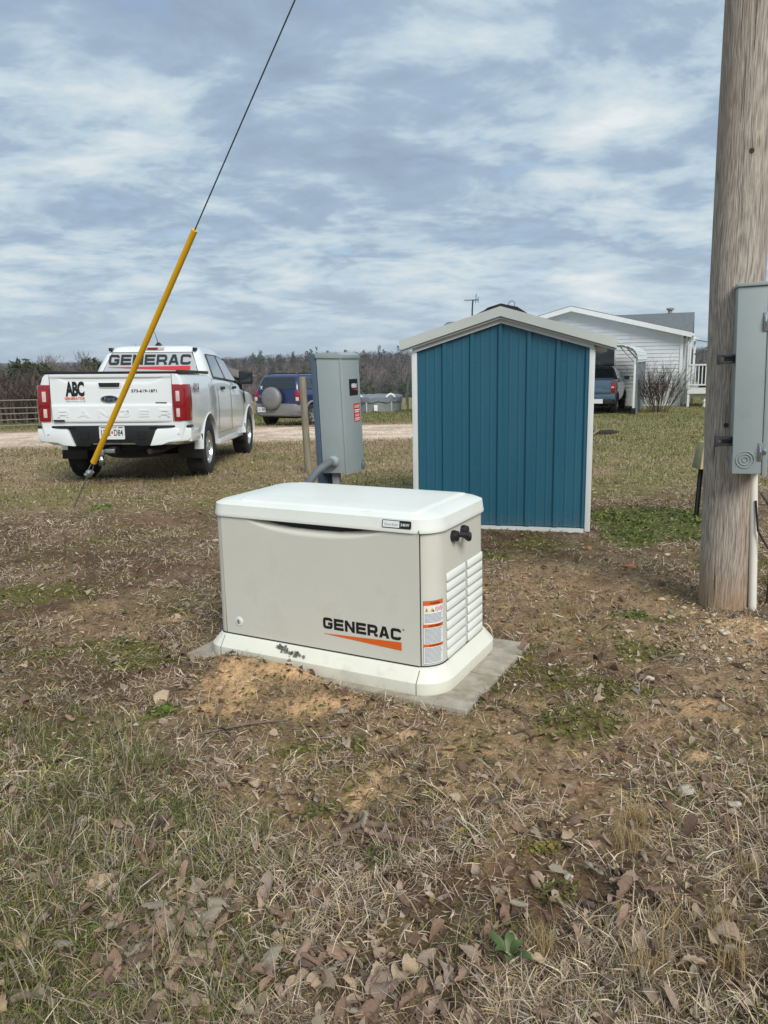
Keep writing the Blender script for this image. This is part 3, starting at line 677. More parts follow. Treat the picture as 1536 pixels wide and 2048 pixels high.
# ------------------------------------------------------------------ utility pole, its boxes and guy wire
def pole_mat():
    m = bpy.data.materials.new('weathered_pole_wood'); m.use_nodes = True
    n, l = m.node_tree.nodes, m.node_tree.links; b = n['Principled BSDF']; b.inputs['Roughness'].default_value = .9; b.inputs['Specular IOR Level'].default_value = .2
    t = n.new('ShaderNodeTexCoord'); mp = n.new('ShaderNodeMapping'); l.new(t.outputs['Object'], mp.inputs[0]); mp.inputs['Scale'].default_value = (1, 1, .15)
    # contour bands of a smooth field give the cathedral grain
    f1 = n.new('ShaderNodeTexNoise'); l.new(mp.outputs[0], f1.inputs['Vector']); f1.inputs['Scale'].default_value = 7; f1.inputs['Detail'].default_value = 2.2; f1.inputs['Distortion'].default_value = .3
    mu = n.new('ShaderNodeMath'); mu.operation = 'MULTIPLY'; l.new(f1.outputs[0], mu.inputs[0]); mu.inputs[1].default_value = 100
    sn = n.new('ShaderNodeMath'); sn.operation = 'SINE'; l.new(mu.outputs[0], sn.inputs[0])
    f2 = n.new('ShaderNodeTexNoise'); mp2 = n.new('ShaderNodeMapping'); l.new(t.outputs['Object'], mp2.inputs[0]); mp2.inputs['Scale'].default_value = (1, 1, .045); l.new(mp2.outputs[0], f2.inputs['Vector']); f2.inputs['Scale'].default_value = 210; f2.inputs['Detail'].default_value = 7; f2.inputs['Roughness'].default_value = .65
    f3 = n.new('ShaderNodeTexNoise'); l.new(mp.outputs[0], f3.inputs['Vector']); f3.inputs['Scale'].default_value = 4; f3.inputs['Detail'].default_value = 4
    gr = n.new('ShaderNodeMath'); gr.operation = 'MULTIPLY_ADD'; l.new(sn.outputs[0], gr.inputs[0]); gr.inputs[1].default_value = .045; l.new(f2.outputs[0], gr.inputs[2])
    c1 = n.new('ShaderNodeValToRGB'); l.new(gr.outputs[0], c1.inputs[0]); c1.color_ramp.elements[0].position = .28; c1.color_ramp.elements[1].position = .70
    c1.color_ramp.elements[0].color = S(112, 102, 94); c1.color_ramp.elements[1].color = S(212, 200, 186)
    mr = n.new('ShaderNodeMapRange'); l.new(f3.outputs[0], mr.inputs[0]); mr.inputs[1].default_value = .48; mr.inputs[2].default_value = .75; mr.inputs[4].default_value = .40
    mx = n.new('ShaderNodeMixRGB'); l.new(mr.outputs[0], mx.inputs[0]); l.new(c1.outputs[0], mx.inputs[1]); mx.inputs[2].default_value = S(146, 116, 92)
    # foot of the pole stained by the soil
    sx = n.new('ShaderNodeSeparateXYZ'); l.new(t.outputs['Object'], sx.inputs[0])
    ad = n.new('ShaderNodeMath'); ad.operation = 'MULTIPLY_ADD'; l.new(f3.outputs[0], ad.inputs[0]); ad.inputs[1].default_value = .3; l.new(sx.outputs[2], ad.inputs[2])
    m3 = n.new('ShaderNodeMapRange'); l.new(ad.outputs[0], m3.inputs[0]); m3.inputs[1].default_value = .22; m3.inputs[2].default_value = .42; m3.inputs[3].default_value = .5; m3.inputs[4].default_value = 0
    mx2 = n.new('ShaderNodeMixRGB'); l.new(m3.outputs[0], mx2.inputs[0]); l.new(mx.outputs[0], mx2.inputs[1]); mx2.inputs[2].default_value = S(168, 128, 84)
    ck = n.new('ShaderNodeTexNoise'); mp4 = n.new('ShaderNodeMapping'); l.new(t.outputs['Object'], mp4.inputs[0]); mp4.inputs['Scale'].default_value = (1, 1, .016); l.new(mp4.outputs[0], ck.inputs['Vector']); ck.inputs['Scale'].default_value = 95; ck.inputs['Detail'].default_value = 2
    c4 = n.new('ShaderNodeMapRange'); l.new(ck.outputs[0], c4.inputs[0]); c4.inputs[1].default_value = .315; c4.inputs[2].default_value = .345; c4.inputs[3].default_value = .75; c4.inputs[4].default_value = 0
    mx4 = n.new('ShaderNodeMixRGB'); l.new(c4.outputs[0], mx4.inputs[0]); l.new(mx2.outputs[0], mx4.inputs[1]); mx4.inputs[2].default_value = S(60, 50, 44)
    l.new(mx4.outputs[0], b.inputs['Base Color'])
    bp = n.new('ShaderNodeBump'); bp.inputs['Strength'].default_value = .9; bp.inputs['Distance'].default_value = .012; l.new(gr.outputs[0], bp.inputs['Height']); l.new(bp.outputs[0], b.inputs['Normal'])
    return m
PX, PY = 1.898, 4.12
up = empty('utility_pole', (PX, PY, 0))
tag(up, 'thick weathered wooden utility pole at the right edge', 'utility pole')
b = B(); rg = []
for z, cx_, r in ((-.3, 0, .140), (.0, 0, .1365), (.5, -.012, .1355), (1.1, -.030, .134), (1.76, -.047, .132), (2.5, -.056, .130), (3.1, -.060, .128), (4.5, -.07, .122), (6.5, -.07, .114), (9.0, -.05, .102)):
    rg.append([(cx_ + r * (1 + .012 * math.sin(5 * a + z)) * math.cos(a), r * (1 + .012 * math.cos(4 * a + z)) * math.sin(a), z) for a in [2 * math.pi * k / 40 for k in range(40)]])
b.loft(rg).obj('shaft', pole_mat(), up, 60)
for z, a in ((1.66, 200), (1.02, 235), (.86, 300), (2.35, 250)):
    B().lathe([(.0001, 0), (.012, .0), (.013, .004), (.0001, .006)], 10, 'y', (0, 0, 0)).obj('knot', mat('dark_knot', S(66, 52, 42), .9, 0, .2, 30), up).matrix_local = Matrix.Translation((-.03 + .1345 * math.cos(R(a)), .1345 * math.sin(R(a)), z)) @ Matrix.Rotation(R(a + 90) + math.pi, 4, 'Z')
mb = empty('disconnect_box', (1.79, 3.86, 0), (0, R(-1.6), R(-20)))
tag(mb, 'grey metal disconnect box strapped to the utility pole', 'electrical box')
zb, zt = .79, 1.70
bx = B().box(.0, .135, -.03, .34, zb, zt).obj('enclosure', M['grey_paint'], mb, bevel=.004)
dr = B().box(.1355, .160, -.036, .346, zb - .014, zt - .006).obj('door', M['grey_paint'], mb, bevel=.005)
B().box(-.006, .168, -.040, .35, zt + .001, zt + .018).obj('rain_hood', M['grey_paint'], mb, bevel=.003)
for z in (1.53, .90):
    lt = B().box(.116, .136, -.0355, -.0305, z - .045, z + .045).obj('latch', M['steel'], mb, bevel=.002)
    B().tube([(.122, -.041, z - .03), (.126, -.046, z), (.124, -.041, z + .03)], .004, 8).obj('latch_spring', M['chrome'], lt)
    B().box(.139, .152, -.043, -.0365, z - .012, z + .014).obj('latch_catch', M['chrome'], lt, bevel=.003)
for r0, r1 in ((.040, .043), (.026, .029), (.012, .0135)):
    B().lathe([(r0 - .001, 0), (r0 + .0006, -.005), (r1 - .0006, -.005), (r1 + .001, 0)], 26, 'y', (.058, -.0302, .862)).obj('knockout_ring', M['grey_paint'], mb, 40)
for z in (1.36, .95):
    br = B().box(-.072, .002, -.004, .040, z + .010, z + .022).box(-.072, .002, -.004, .040, z - .022, z - .010).box(-.082, -.066, -.008, .046, z - .026, z + .026).box(-.05, .0, .012, .03, z - .010, z + .010).obj('mounting_bracket', M['darksteel'], mb, bevel=.002)
B().tube([(.12, .19, zb + .01), (.135, .19, .4), (.142, .19, .05), (.142, .19, -.05)], .021, 12).obj('white_conduit', mat('white_pvc', S(224, 220, 208), .45, 0, .05, 8), mb, 60)
B().tube([(.16, .2, .66), (.22, .18, .56), (.29, .17, .42), (.36, .2, .28), (.46, .3, .10)], .006, 6).obj('black_cable', M['black'], mb, 60)
B().tube([(.135, .165, .62), (.15, .155, .46), (.20, .15, .37), (.30, .17, .35), (.5, .3, .3)], .006, 6).obj('black_cable', M['black'], mb, 60)
# guy wire from the pole to its anchor
A0 = Vector((-3.22, 7.86, gz(-3.22, 7.86))); T0 = Vector((PX - .05, PY, 7.3)); gd = (T0 - A0).normalized(); GL = (T0 - A0).length
gw = empty('guy_wire', tuple(A0)); tag(gw, 'steel guy wire running from the ground anchor up to the pole', 'guy wire')
P_ = lambda s, e=(0, 0, 0): tuple(gd * s + Vector(e))
B().tube([P_(.60), P_(GL)], .0055, 6).obj('strand', M['darksteel'], gw)
rod = B().tube([P_(-.25), P_(.50)], .008, 8).obj('anchor_rod', M['steel'], gw, 60)
cl = B().lathe([(.0001, 0), (.028, 0), (.034, .012), (.034, .05), (.02, .07), (.0001, .07)], 10, 'z', (0, 0, 0)).box(-.045, .045, -.014, .014, .012, .03).box(-.014, .05, -.016, .016, .04, .056).obj('clamp', M['steel'], gw, bevel=.003)
cl.location = gd * .47; cl.rotation_euler = gd.to_track_quat('Z', 'Y').to_euler()
side = gd.cross(Vector((0, -1, 0))).normalized()
B().tube([gd * .53 + side * .02, gd * .62 + side * .014, gd * .68], .005, 6).tube([gd * .53 - side * .02, gd * .62 - side * .014, gd * .68], .005, 6).obj('thimble', M['steel'], gw, 60)
gg = empty('guy_guard', tuple(A0)); tag(gg, 'long yellow plastic guard tube around the guy wire', 'guy guard')
B().tube([P_(.66), P_(.72), P_(1.9), P_(3.22), P_(3.30)], [.031, .028, .0265, .0255, .026], 14).obj('yellow_tube', mat('yellow_plastic', S(226, 172, 22), .45, 0, .06, 3, .05, 40), gg, 60)

# ------------------------------------------------------------------ telephone pedestal behind the pole
tp = empty('telephone_pedestal', (2.73, 6.6, gz(2.73, 6.6)), (0, R(2.5), R(10)))
tag(tp, 'small beige utility pedestal box on a black stake behind the pole', 'pedestal')
bs = B().box(-.018, .018, -.006, .0, -.2, .50).box(-.018, -.013, -.02, -.006, -.2, .50).box(.013, .018, -.02, -.006, -.2, .50)
bs.obj('stake', M['black'], tp)
B().loft([[(-.065, -.10, .44), (.035, -.10, .44), (.035, .03, .44), (-.065, .03, .44)], [(-.040, -.085, .66), (.035, -.085, .66), (.035, .02, .66), (-.040, .02, .66)], [(-.030, -.075, .675), (.03, -.075, .675), (.03, .015, .675), (-.030, .015, .675)]]).obj('box_cover', mat('faded_beige_plastic', S(176, 166, 126), .7, 0, .12, 12), tp, bevel=.006)
B().box(.037, .095, -.07, .01, .42, .655).obj('terminal_plate', M['darksteel'], tp, bevel=.004)

# ------------------------------------------------------------------ leaning wooden fence post
fp = tag(empty('fence_post', (-1.03, 10.5, gz(-1.03, 10.5)), (0, R(-.9), 0)), 'round weathered wooden post standing alone before the blue car', 'fence post')
rg = []
for z, r, dx in ((-.2, .050, 0), (.1, .049, .0), (.6, .048, -.006), (1.1, .047, -.010), (1.29, .045, -.012), (1.30, .037, -.012)):
    rg.append([(dx + r * (1 + .04 * math.sin(3 * a + z * 2)) * math.cos(a), r * math.sin(a), z) for a in [2 * math.pi * k / 14 for k in range(14)]])
B().loft(rg).obj('timber', mat('grey_post_wood', S(132, 124, 108), .92, 0, .28, 30, .6, 60, stretch=(1, 1, .12)), fp, 50)
sk = tag(B().tube([(0, 0, -.15), (.004, .002, .12), (.002, 0, .28)], [.012, .011, .010], 8).obj('stake', mat('rusty_stake', S(74, 62, 54), .9, 0, .2, 30), None, 60), 'short dark stake beside the pole at the right edge', 'stake')
sk.location = (2.125, 4.1, gz(2.125, 4.1))
# ------------------------------------------------------------------ vehicles
M['white_car'] = mat('white_car_paint', S(222, 226, 226), .28, 0, .015, 2, 0, 50, coat=.7, dirt=(S(190, 184, 172), 3.0, .55, .85, .25))
M['blue_car'] = mat('dark_blue_car_paint', S(30, 46, 88), .3, 0, .03, 2, coat=.6, dirt=(S(90, 88, 96), 4, .58, .85, .25))
M['grey_clad'] = mat('silver_grey_cladding', S(122, 122, 122), .5, .2, .05, 5, dirt=(S(132, 118, 104), 5, .55, .85, .4))
M['slate_car'] = mat('slate_blue_car_paint', S(72, 94, 112), .32, .1, .03, 2, coat=.6)
M['tyre'] = mat('tyre_rubber', S(36, 37, 40), .85, 0, .18, 16, .3, 60, dirt=(S(112, 98, 84), 7, .55, .85, .3))
M['wellblack'] = mat('wheel_well_black', S(20, 20, 22), .9, 0, .1, 10)
M['alloy'] = mat('machined_alloy', S(196, 198, 200), .28, .85, .05, 14, dirt=(S(120, 112, 100), 9, .58, .85, .35))
M['glass'] = mat('tinted_glass', S(34, 40, 46), .06, 0, .05, 2, coat=.5)
M['glass_light'] = mat('clear_window_glass', S(120, 130, 136), .06, 0, .05, 2, coat=.5)
M['vinyl'] = mat('perforated_window_vinyl', S(170, 174, 176), .35, 0, .05, 120, coat=.3)
M['lamp_red'] = mat('red_lamp_lens', S(138, 10, 22), .16, 0, .15, 25, coat=.8)
M['lamp_clear'] = mat('clear_lamp_lens', S(206, 186, 180), .2, 0, .2, 60, coat=.6)
M['rubber'] = mat('black_trim', S(24, 25, 28), .45, 0, .1, 10)
M['plate'] = mat('licence_plate', S(214, 216, 216), .4, 0, .03, 20)

def ring_half(pts): return [(x, z) for x, z in pts] + [(-x, z) for x, z in reversed(pts) if x > 1e-6]
def car_loft(stations, lift=None):
    rg = []
    for y, zb, w, zs, zt, wt in stations:
        p = [(0, zb), (w - .14, zb), (w - .05, zb + .04), (w - .012, zb + .17), (w, (zb + zs) / 2 + .05), (w - .002, zs), (w - .022, zs + (zt - zs) * .55), (wt + .012, zt - .035), (wt - .02, zt - .004), (wt - .10, zt + .004), (0, zt + .012)]
        rg.append([(x, y, z) for x, z in ring_half(p)])
    return B().loft(rg)
def cut_wells(o, wells, wmat):
    """wheel wells cut out of a body: list of (y, z, r)"""
    o.data.materials.append(wmat)
    bm_ = B()
    for y, z, r in wells:
        for sx in (-1, 1):
            bm_.lathe([(r, sx * .52), (r, sx * 1.25)], 40, 'x', (0, y, z), cap=True)
    c = bm_.obj('cutter', wmat); c.parent = o.parent
    md = o.modifiers.new('b', 'BOOLEAN'); md.operation = 'DIFFERENCE'; md.solver = 'EXACT'; md.object = c; md.material_mode = 'TRANSFER'
    dg = bpy.context.evaluated_depsgraph_get(); dg.update()
    me = bpy.data.meshes.new_from_object(o.evaluated_get(dg)); o.modifiers.clear(); old = o.data; o.data = me; bpy.data.meshes.remove(old)
    bpy.data.objects.remove(c)
    o.data.polygons.foreach_set('use_smooth', [True] * len(o.data.polygons)); o.data.set_sharp_from_angle(angle=R(32))
def arch_flare(name, parent, y, z, r, x, m, t=.045, out=.03, a0=2, a1=178):
    for sx in (-1, 1):
        rg = []
        for k in range(25):
            a = R(a0 + (a1 - a0) * k / 24); c, s_ = math.cos(a), math.sin(a)
            rg.append([(sx * q, y + rr * c, z + rr * s_) for q, rr in ((x - .09, r), (x + out * .85, r), (x + out, r + .012), (x + out * .6, r + t * .7), (x - .01, r + t + .02), (x - .09, r + t + .02))])
        B().loft(rg).obj(name, m, parent, 50)
def wheel(parent, x, y, z, r, w, rr, spokes, twin=True, tm=None):
    sx = 1 if x > 0 else -1
    wh = empty('wheel', (x, y, z)); wh.parent = parent; hw = w / 2
    B().lathe([(rr - .01, -sx * hw * .9), (rr + .02, -sx * hw), (r - .05, -sx * hw), (r - .012, -sx * hw * .86), (r, -sx * hw * .6), (r, sx * hw * .6), (r - .012, sx * hw * .86), (r - .05, sx * hw * 1.0), (rr + .03, sx * hw * .98), (rr, sx * hw * .85), (rr - .01, sx * hw * .4), (rr - .01, -sx * hw * .9)], 48, 'x').obj('tyre', tm or M['tyre'], wh, 40)
    tb = B()
    for k in range(44):
        a = 2 * math.pi * k / 44
        for q in (-.55, -.18, .19, .56):
            c = a + (.03 if q in (-.18, .56) else -.02); pts = []
            for (da, dx) in ((-.052, -.15), (.052, -.15), (.052, .15), (-.052, .15)):
                for rad_ in (r - .004, r + .007): pts.append((hw * (q + dx), rad_ * math.cos(c + da), rad_ * math.sin(c + da)))
            tb.add(pts, [(1, 3, 5, 7), (0, 1, 3, 2), (2, 3, 5, 4), (4, 5, 7, 6), (6, 7, 1, 0)])
    t_ = tb.obj('tread', tm or M['tyre'], wh)
    rm = B()
    rm.lathe([(rr, sx * hw * .86), (rr - .012, sx * hw * .88), (rr - .03, sx * hw * .55), (rr - .04, -sx * hw * .5)], 40, 'x')
    rm.lathe([(.055, sx * hw * .3), (.06, sx * hw * .72), (.045, sx * hw * .8), (.0001, sx * hw * .8)], 20, 'x')
    for k in range(spokes):
        for da in ((-.13, .13) if twin else (0,)):
            a = 2 * math.pi * k / spokes + da; a2 = 2 * math.pi * k / spokes + da * 1.5; wd = .020 if twin else .032
            u = Vector((0, -math.sin(a), math.cos(a)))
            p0 = Vector((sx * hw * .74, .045 * math.cos(a), .045 * math.sin(a))); p1 = Vector((sx * hw * .66, (rr - .015) * math.cos(a2), (rr - .015) * math.sin(a2))); d = Vector((-sx * .03, 0, 0))
            q = [p0 - u * wd, p0 + u * wd, p1 + u * wd * .85, p1 - u * wd * .85]
            rm.add(q + [t + d for t in q], [(0, 1, 2, 3), (4, 7, 6, 5), (0, 4, 5, 1), (1, 5, 6, 2), (2, 6, 7, 3), (3, 7, 4, 0)])
    rm.obj('rim', M['alloy'], wh, 35)
    B().lathe([(rr - .03, -sx * hw * .2), (.0001, -sx * hw * .2)], 24, 'x').obj('brake_shadow_plate', M['wellblack'], wh)  # black disc standing in for the shade behind the spokes
    return wh
def side_poly(name, pts, gx, sx, off, m, parent):
    """window polygon given in (y,z) on the tumblehome plane x=gx(z)"""
    v = [(sx * (gx(z) + off), y, z) for y, z in pts]; v2 = [(sx * (gx(z) + off - .012), y, z) for y, z in pts]; n = len(pts)
    return B().add(v + v2, [tuple(range(n))] + [(i, (i + 1) % n, n + (i + 1) % n, n + i) for i in range(n)]).obj(name, m, parent)
def greenhouse(levels, m, parent, name='cab'):
    rg = []
    for z, hw, y0, y1, r, fw in levels:      # fw: front half-width factor
        pts = []
        for x, y in rrect(hw, (y1 - y0) / 2, r, 5, 0, (y0 + y1) / 2):
            t = (y - y0) / (y1 - y0); pts.append((x * (1 - (1 - fw) * max(0, t - .6) / .4), y, z))
        rg.append(pts)
    return B().loft(rg).obj(name, m, parent, 45)

# ---- white pickup
TX, TY = -3.295, 9.33
tk = empty('pickup_truck', (TX, TY, gz(TX + .9, TY + 1.23) + .0), (R(-1.3), R(.8), 0))
tag(tk, 'white crew cab pickup truck with generator lettering parked on the grass', 'pickup truck')
tk.location.z = macro(np.array(TX), np.array(TY + 1.23)).item() + .028
body = car_loft([(.092, .53, .868, 1.05, 1.368, .80), (.11, .52, .888, 1.05, 1.372, .815), (.16, .51, .908, 1.05, 1.375, .825), (.32, .50, .925, 1.05, 1.375, .83), (.7, .48, .93, 1.06, 1.374, .835), (1.25, .46, .93, 1.06, 1.372, .84), (1.66, .44, .928, 1.06, 1.370, .845), (1.665, .44, .926, 1.06, 1.355, .85), (1.76, .42, .926, 1.05, 1.325, .858), (2.8, .40, .926, 1.03, 1.285, .862), (3.75, .40, .922, 1.02, 1.235, .862), (4.0, .42, .92, 1.00, 1.20, .80), (4.5, .42, .925, .98, 1.16, .76), (4.95, .42, .91, .94, 1.10, .72), (5.2, .45, .85, .86, .98, .64), (5.33, .5, .74, .78, .86, .56)]).obj('body', M['white_car'], tk)
cut_wells(body, [(1.23, .385, .47), (4.45, .385, .47)], M['wellblack'])
arch_flare('wheel_arch', tk, 1.23, .385, .455, .918, M['white_car'], .035, .022)
arch_flare('wheel_arch', tk, 4.45, .385, .455, .915, M['white_car'], .035, .022)
levels = [(1.20, .845, 1.70, 4.12, .14, .9), (1.30, .838, 1.70, 4.06, .14, .9), (1.50, .762, 1.80, 3.76, .13, .93), (1.66, .692, 1.89, 3.45, .13, .94), (1.735, .648, 1.95, 3.30, .14, .95), (1.775, .58, 2.02, 3.15, .14, .95), (1.792, .46, 2.12, 3.0, .12, .95), (1.797, .25, 2.3, 2.8, .1, .95)]
cab = greenhouse(levels, M['white_car'], tk)
def cab_y(z): return np.interp(z, [1.30, 1.50, 1.66, 1.735], [1.70, 1.80, 1.89, 1.95])
def cab_x(z): return float(np.interp(z, [1.20, 1.30, 1.50, 1.66, 1.735], [.845, .838, .762, .692, .648]))
up_ = Vector((0, .19, .36)).normalized()
def rear_pt(x, z, off): return (x, float(cab_y(z)) - off, z)
def rear_patch(name, pts, off, m, parent, thick=.01):
    n = len(pts); v = [rear_pt(x, z, off) for x, z in pts] + [rear_pt(x, z, off - thick) for x, z in pts]
    return B().add(v, [tuple(range(n))] + [(i, (i + 1) % n, n + (i + 1) % n, n + i) for i in range(n)]).obj(name, m, parent)
rear_patch('rear_glass_seal', [(-.69, 1.385), (.69, 1.385), (.575, 1.695), (-.575, 1.695)], .006, M['rubber'], cab)
rg_ = rear_patch('rear_glass', [(-.678, 1.395), (.678, 1.395), (.566, 1.686), (-.566, 1.686)], .010, M['vinyl'], cab)
def rdecal(name, geos, m, off): 
    b_ = B()
    for v, f in geos: b_.add([rear_pt(x, z, off) for x, z in v], f)
    return b_.obj(name, m, rg_)
rdecal('window_lettering', wide_word('GENERAC', -.605, .565, 1.515, 1.660, .235, .12), M['ink'], .0125)
rdecal('window_wedge', [poly([(-.60, 1.478), (.565, 1.425), (.565, 1.497), (-.60, 1.481)])], M['red'], .0125)
B().box(-.16, .16, 1.925, 1.99, 1.722, 1.768).obj('third_brake_light', M['lamp_clear'], cab, bevel=.012)
B().box(-.075, .075, 1.917, 1.95, 1.73, 1.76).obj('brake_lens', M['lamp_red'], cab, bevel=.006)
for sx in (-1, 1):
    B().box(*sorted((sx * .575, sx * .625)), 1.90, 2.02, 1.71, 1.757).obj('roof_ditch_cap', M['rubber'], cab, bevel=.01)
    side_poly('window_trim', [(1.99, 1.318), (3.80, 1.245), (3.78, 1.262), (3.40, 1.600), (2.95, 1.672), (2.20, 1.676), (2.12, 1.655)], cab_x, sx, .006, M['rubber'], tk)
    side_poly('rear_door_window', [(2.06, 1.345), (2.76, 1.315), (2.72, 1.655), (2.22, 1.655)], cab_x, sx, .011, M['glass_light'], tk)
    side_poly('front_door_window', [(2.86, 1.312), (3.64, 1.278), (3.31, 1.595), (2.93, 1.652), (2.84, 1.652)], cab_x, sx, .011, M['glass_light'], tk)
    for yh in (2.12, 3.02):
        hd = B().box(*sorted((sx * .905, sx * .945)), yh, yh + .19, 1.155, 1.20).obj('door_handle', M['rubber'], tk, bevel=.012)
    for yd, z0 in ((1.86, .58), (2.80, .55), (3.86, .56)):
        B().tube([(sx * .930, yd, z0), (sx * .9335, yd + .01, .85), (sx * .9295, yd, 1.06), (sx * .912, yd, 1.2)], .003, 5).obj('door_gap', M['seam'], tk)
    B().tube([(sx * .930, 1.84, .545), (sx * .930, 3.9, .53)], .003, 5).obj('door_gap', M['seam'], tk)
    B().prism([(3.93, 1.03), (4.05, .90), (4.09, .93), (3.98, 1.13)], .012, 'x', sx * .923 - .006).obj('fender_vent', M['rubber'], tk)
    mr = B().box(*sorted((sx * .93, sx * 1.15)), 3.50, 3.62, 1.225, 1.445).obj('door_mirror', M['rubber'], tk, bevel=.03, seg=3)
    B().box(*sorted((sx * .955, sx * 1.13)), 3.494, 3.499, 1.268, 1.405).obj('mirror_glass', M['glass'], mr)
    B().box(*sorted((sx * .84, sx * .95)), 3.54, 3.60, 1.25, 1.29).obj('mirror_arm', M['rubber'], mr, bevel=.01)
    B().box(*sorted((sx * .70, sx * .90)), 2.0, 3.9, .36, .44).obj('rocker', M['white_car'], tk, bevel=.02)
    # flaps
    B().box(*sorted((sx * .60, sx * .93)), .765, .785, .28, .60).obj('mud_flap', M['rubber'], tk, bevel=.004)
    B().box(*sorted((sx * .62, sx * .93)), 3.975, 3.995, .27, .56).obj('mud_flap', M['rubber'], tk, bevel=.004)
    for wy in (1.23, 4.45): wheel(tk, sx * .79, wy, .385, .385, .262, .225, 6)
    # tail lamp with its wrap-round corner
    L_ = [(sx * x, z) for x, z in ((.742, .812), (.738, 1.245), (.86, 1.245), (.872, 1.20), (.864, .812))]
    rg = []
    for z, xi, xo in ((.805, .752, .900), (.83, .750, .904), (1.05, .744, .908), (1.20, .741, .904), (1.245, .741, .892)):
        rg.append([(sx * xi, .11, z), (sx * xi, .072, z), (sx * (xo - .05), .072, z), (sx * (xo - .01), .092, z), (sx * (xo + .022), .15, z), (sx * (xo + .034), .24, z), (sx * (xo + .0), .24, z)])
    tl = B().loft(rg).obj('tail_lamp', M['lamp_red'], tk, bevel=.006)
    B().box(*sorted((sx * .785, sx * .832)), .064, .074, 1.04, 1.165).obj('lamp_lens', M['lamp_clear'], tl, bevel=.004)
    B().box(*sorted((sx * .785, sx * .828)), .064, .074, .85, .955).obj('lamp_lens', M['lamp_clear'], tl, bevel=.004)
    B().box(*sorted((sx * .748, sx * .885)), .067, .073, .985, .990).obj('lamp_divider', M['rubber'], tl)
# bed rail caps and cover
B().box(-.80, .80, .125, 1.70, 1.383, 1.402).obj('bed_cover', M['rubber'], tk, bevel=.006)
for sx in (-1, 1): B().box(*sorted((sx * .79, sx * .835)), .12, 1.70, 1.376, 1.418).obj('bed_rail_cap', M['rubber'], tk, bevel=.01)
B().box(-.735, .735, .085, .125, 1.372, 1.402).obj('tailgate_cap', M['rubber'], tk, bevel=.008)
# tailgate, sculpted
nx, nz = 44, 44; v = []; f = []
for j in range(nz + 1):
    z = .79 + .58 * j / nz
    for i in range(nx + 1):
        x = (-.735 + 1.47 * i / nx) * (1 if z > 1.0 else 1 - .03 * (1.0 - z) / .2)
        d = .082
        lip = max(0, min(1, (z - 1.318) / .018)); d -= .014 * lip
        wdt = .62 - max(0, (1.318 - z) / .075) * .12
        if z < 1.33 and abs(x) < wdt: d += .020 * max(0, min(1, (z - 1.245) / .07)) * min(1, (wdt - abs(x)) / .05) * (1 - lip)
        d -= .012 * max(0, min(1, (1.008 - z) / .014))
        d += .010 * max(0, min(1, (.805 - z) / .015))
        d += .012 * (abs(x) / .735) ** 6
        v.append((x, d, z))
for j in range(nz):
    for i in range(nx): a = j * (nx + 1) + i; f.append((a, a + 1, a + nx + 2, a + nx + 1))
tg = mk('tailgate', v, f, M['white_car'], tk, 40)
for sx in (-1, 1): B().box(*sorted((sx * .7365, sx * .740)), .084, .10, .79, 1.37).obj('tailgate_gap', M['seam'], tg)
fr = frame((.0, .079, 0), (1, 0, 0), (0, 0, 1), 0)
hb = decal('handle_recess', [poly([(-.150, 1.272), (.128, 1.272), (.122, 1.218), (.10, 1.203), (-.122, 1.203), (-.144, 1.218)])], fr, M['white_car'], tg, 0, .006)
decal('handle', [poly([(-.138, 1.266), (.116, 1.266), (.110, 1.226), (.098, 1.217), (-.118, 1.217), (-.132, 1.226)])], fr, M['rubber'], hb, .006, .010)
decal('key_cylinder', [disc(.085, 1.243, .010, .012, 12)], fr, M['darksteel'], hb, .0175)
em = decal('oval_emblem', [disc(-.018, 1.073, .110, .044, 32)], fr, M['chrome'], tg, .002, .010)
decal('emblem_face', [disc(-.018, 1.073, .098, .037, 32)], fr, mat('navy_enamel', S(12, 18, 36), .5, 0, .05, 10), em, .0135)
decal('emblem_script', [fit_text('Ford', -.078, .042, 1.052, 1.094, -.005)], fr, M['chrome'], em, .0145)
decal('emblem_script', [ringg(-.018, 1.073, .090, .0935, 32, .375)], fr, M['chrome'], em, .0145)
decal('door_sign', [fit_text('ABC', -.548, -.318, 1.105, 1.285, .045, .9)], fr, M['ink'], tg, .0025)
decal('door_sign', [fit_text('GENERATOR', -.563, -.315, 1.066, 1.098, .03)], fr, M['orange'], tg, .0025)
decal('door_sign', [fit_text('Service LLC', -.545, -.315, 1.040, 1.056, .012, 1.5)], fr, M['ink'], tg, .0025)
decal('phone_number', [fit_text('573-619-1871', .25, .558, 1.150, 1.186, .018)], fr, M['ink'], tg, .0025)
decal('badge', [rect(.535, .672, 1.020, 1.030)], fr, M['ink'], tg, .0025)
dl = decal('dealer_plate', [rect(-.712, -.575, .804, .826)], fr, M['rubber'], tg, .017, .004)
fr3 = frame((0, .070, 0), (1, 0, 0), (0, 0, 1), 0)
for i, ch in enumerate('RANGER'):
    decal('embossed_letter', [([(-.66 + i * .2455 + p[0], .856 + p[1]) for p in vv], ff) for vv, ff in wide_glyph(ch, .135, .088, .024)], fr3, M['white_car'], tg, -.004, .010)
fr4 = frame((.9315, .39, 0), (0, 1, 0), (0, 0, 1), .004)
decal('four_by_four_badge', [fit_text('4X4', -.06, .27, 1.145, 1.255, .04)], fr4, mat('grey_red_badge', S(112, 92, 92), .5, 0, .3, 30), tk)
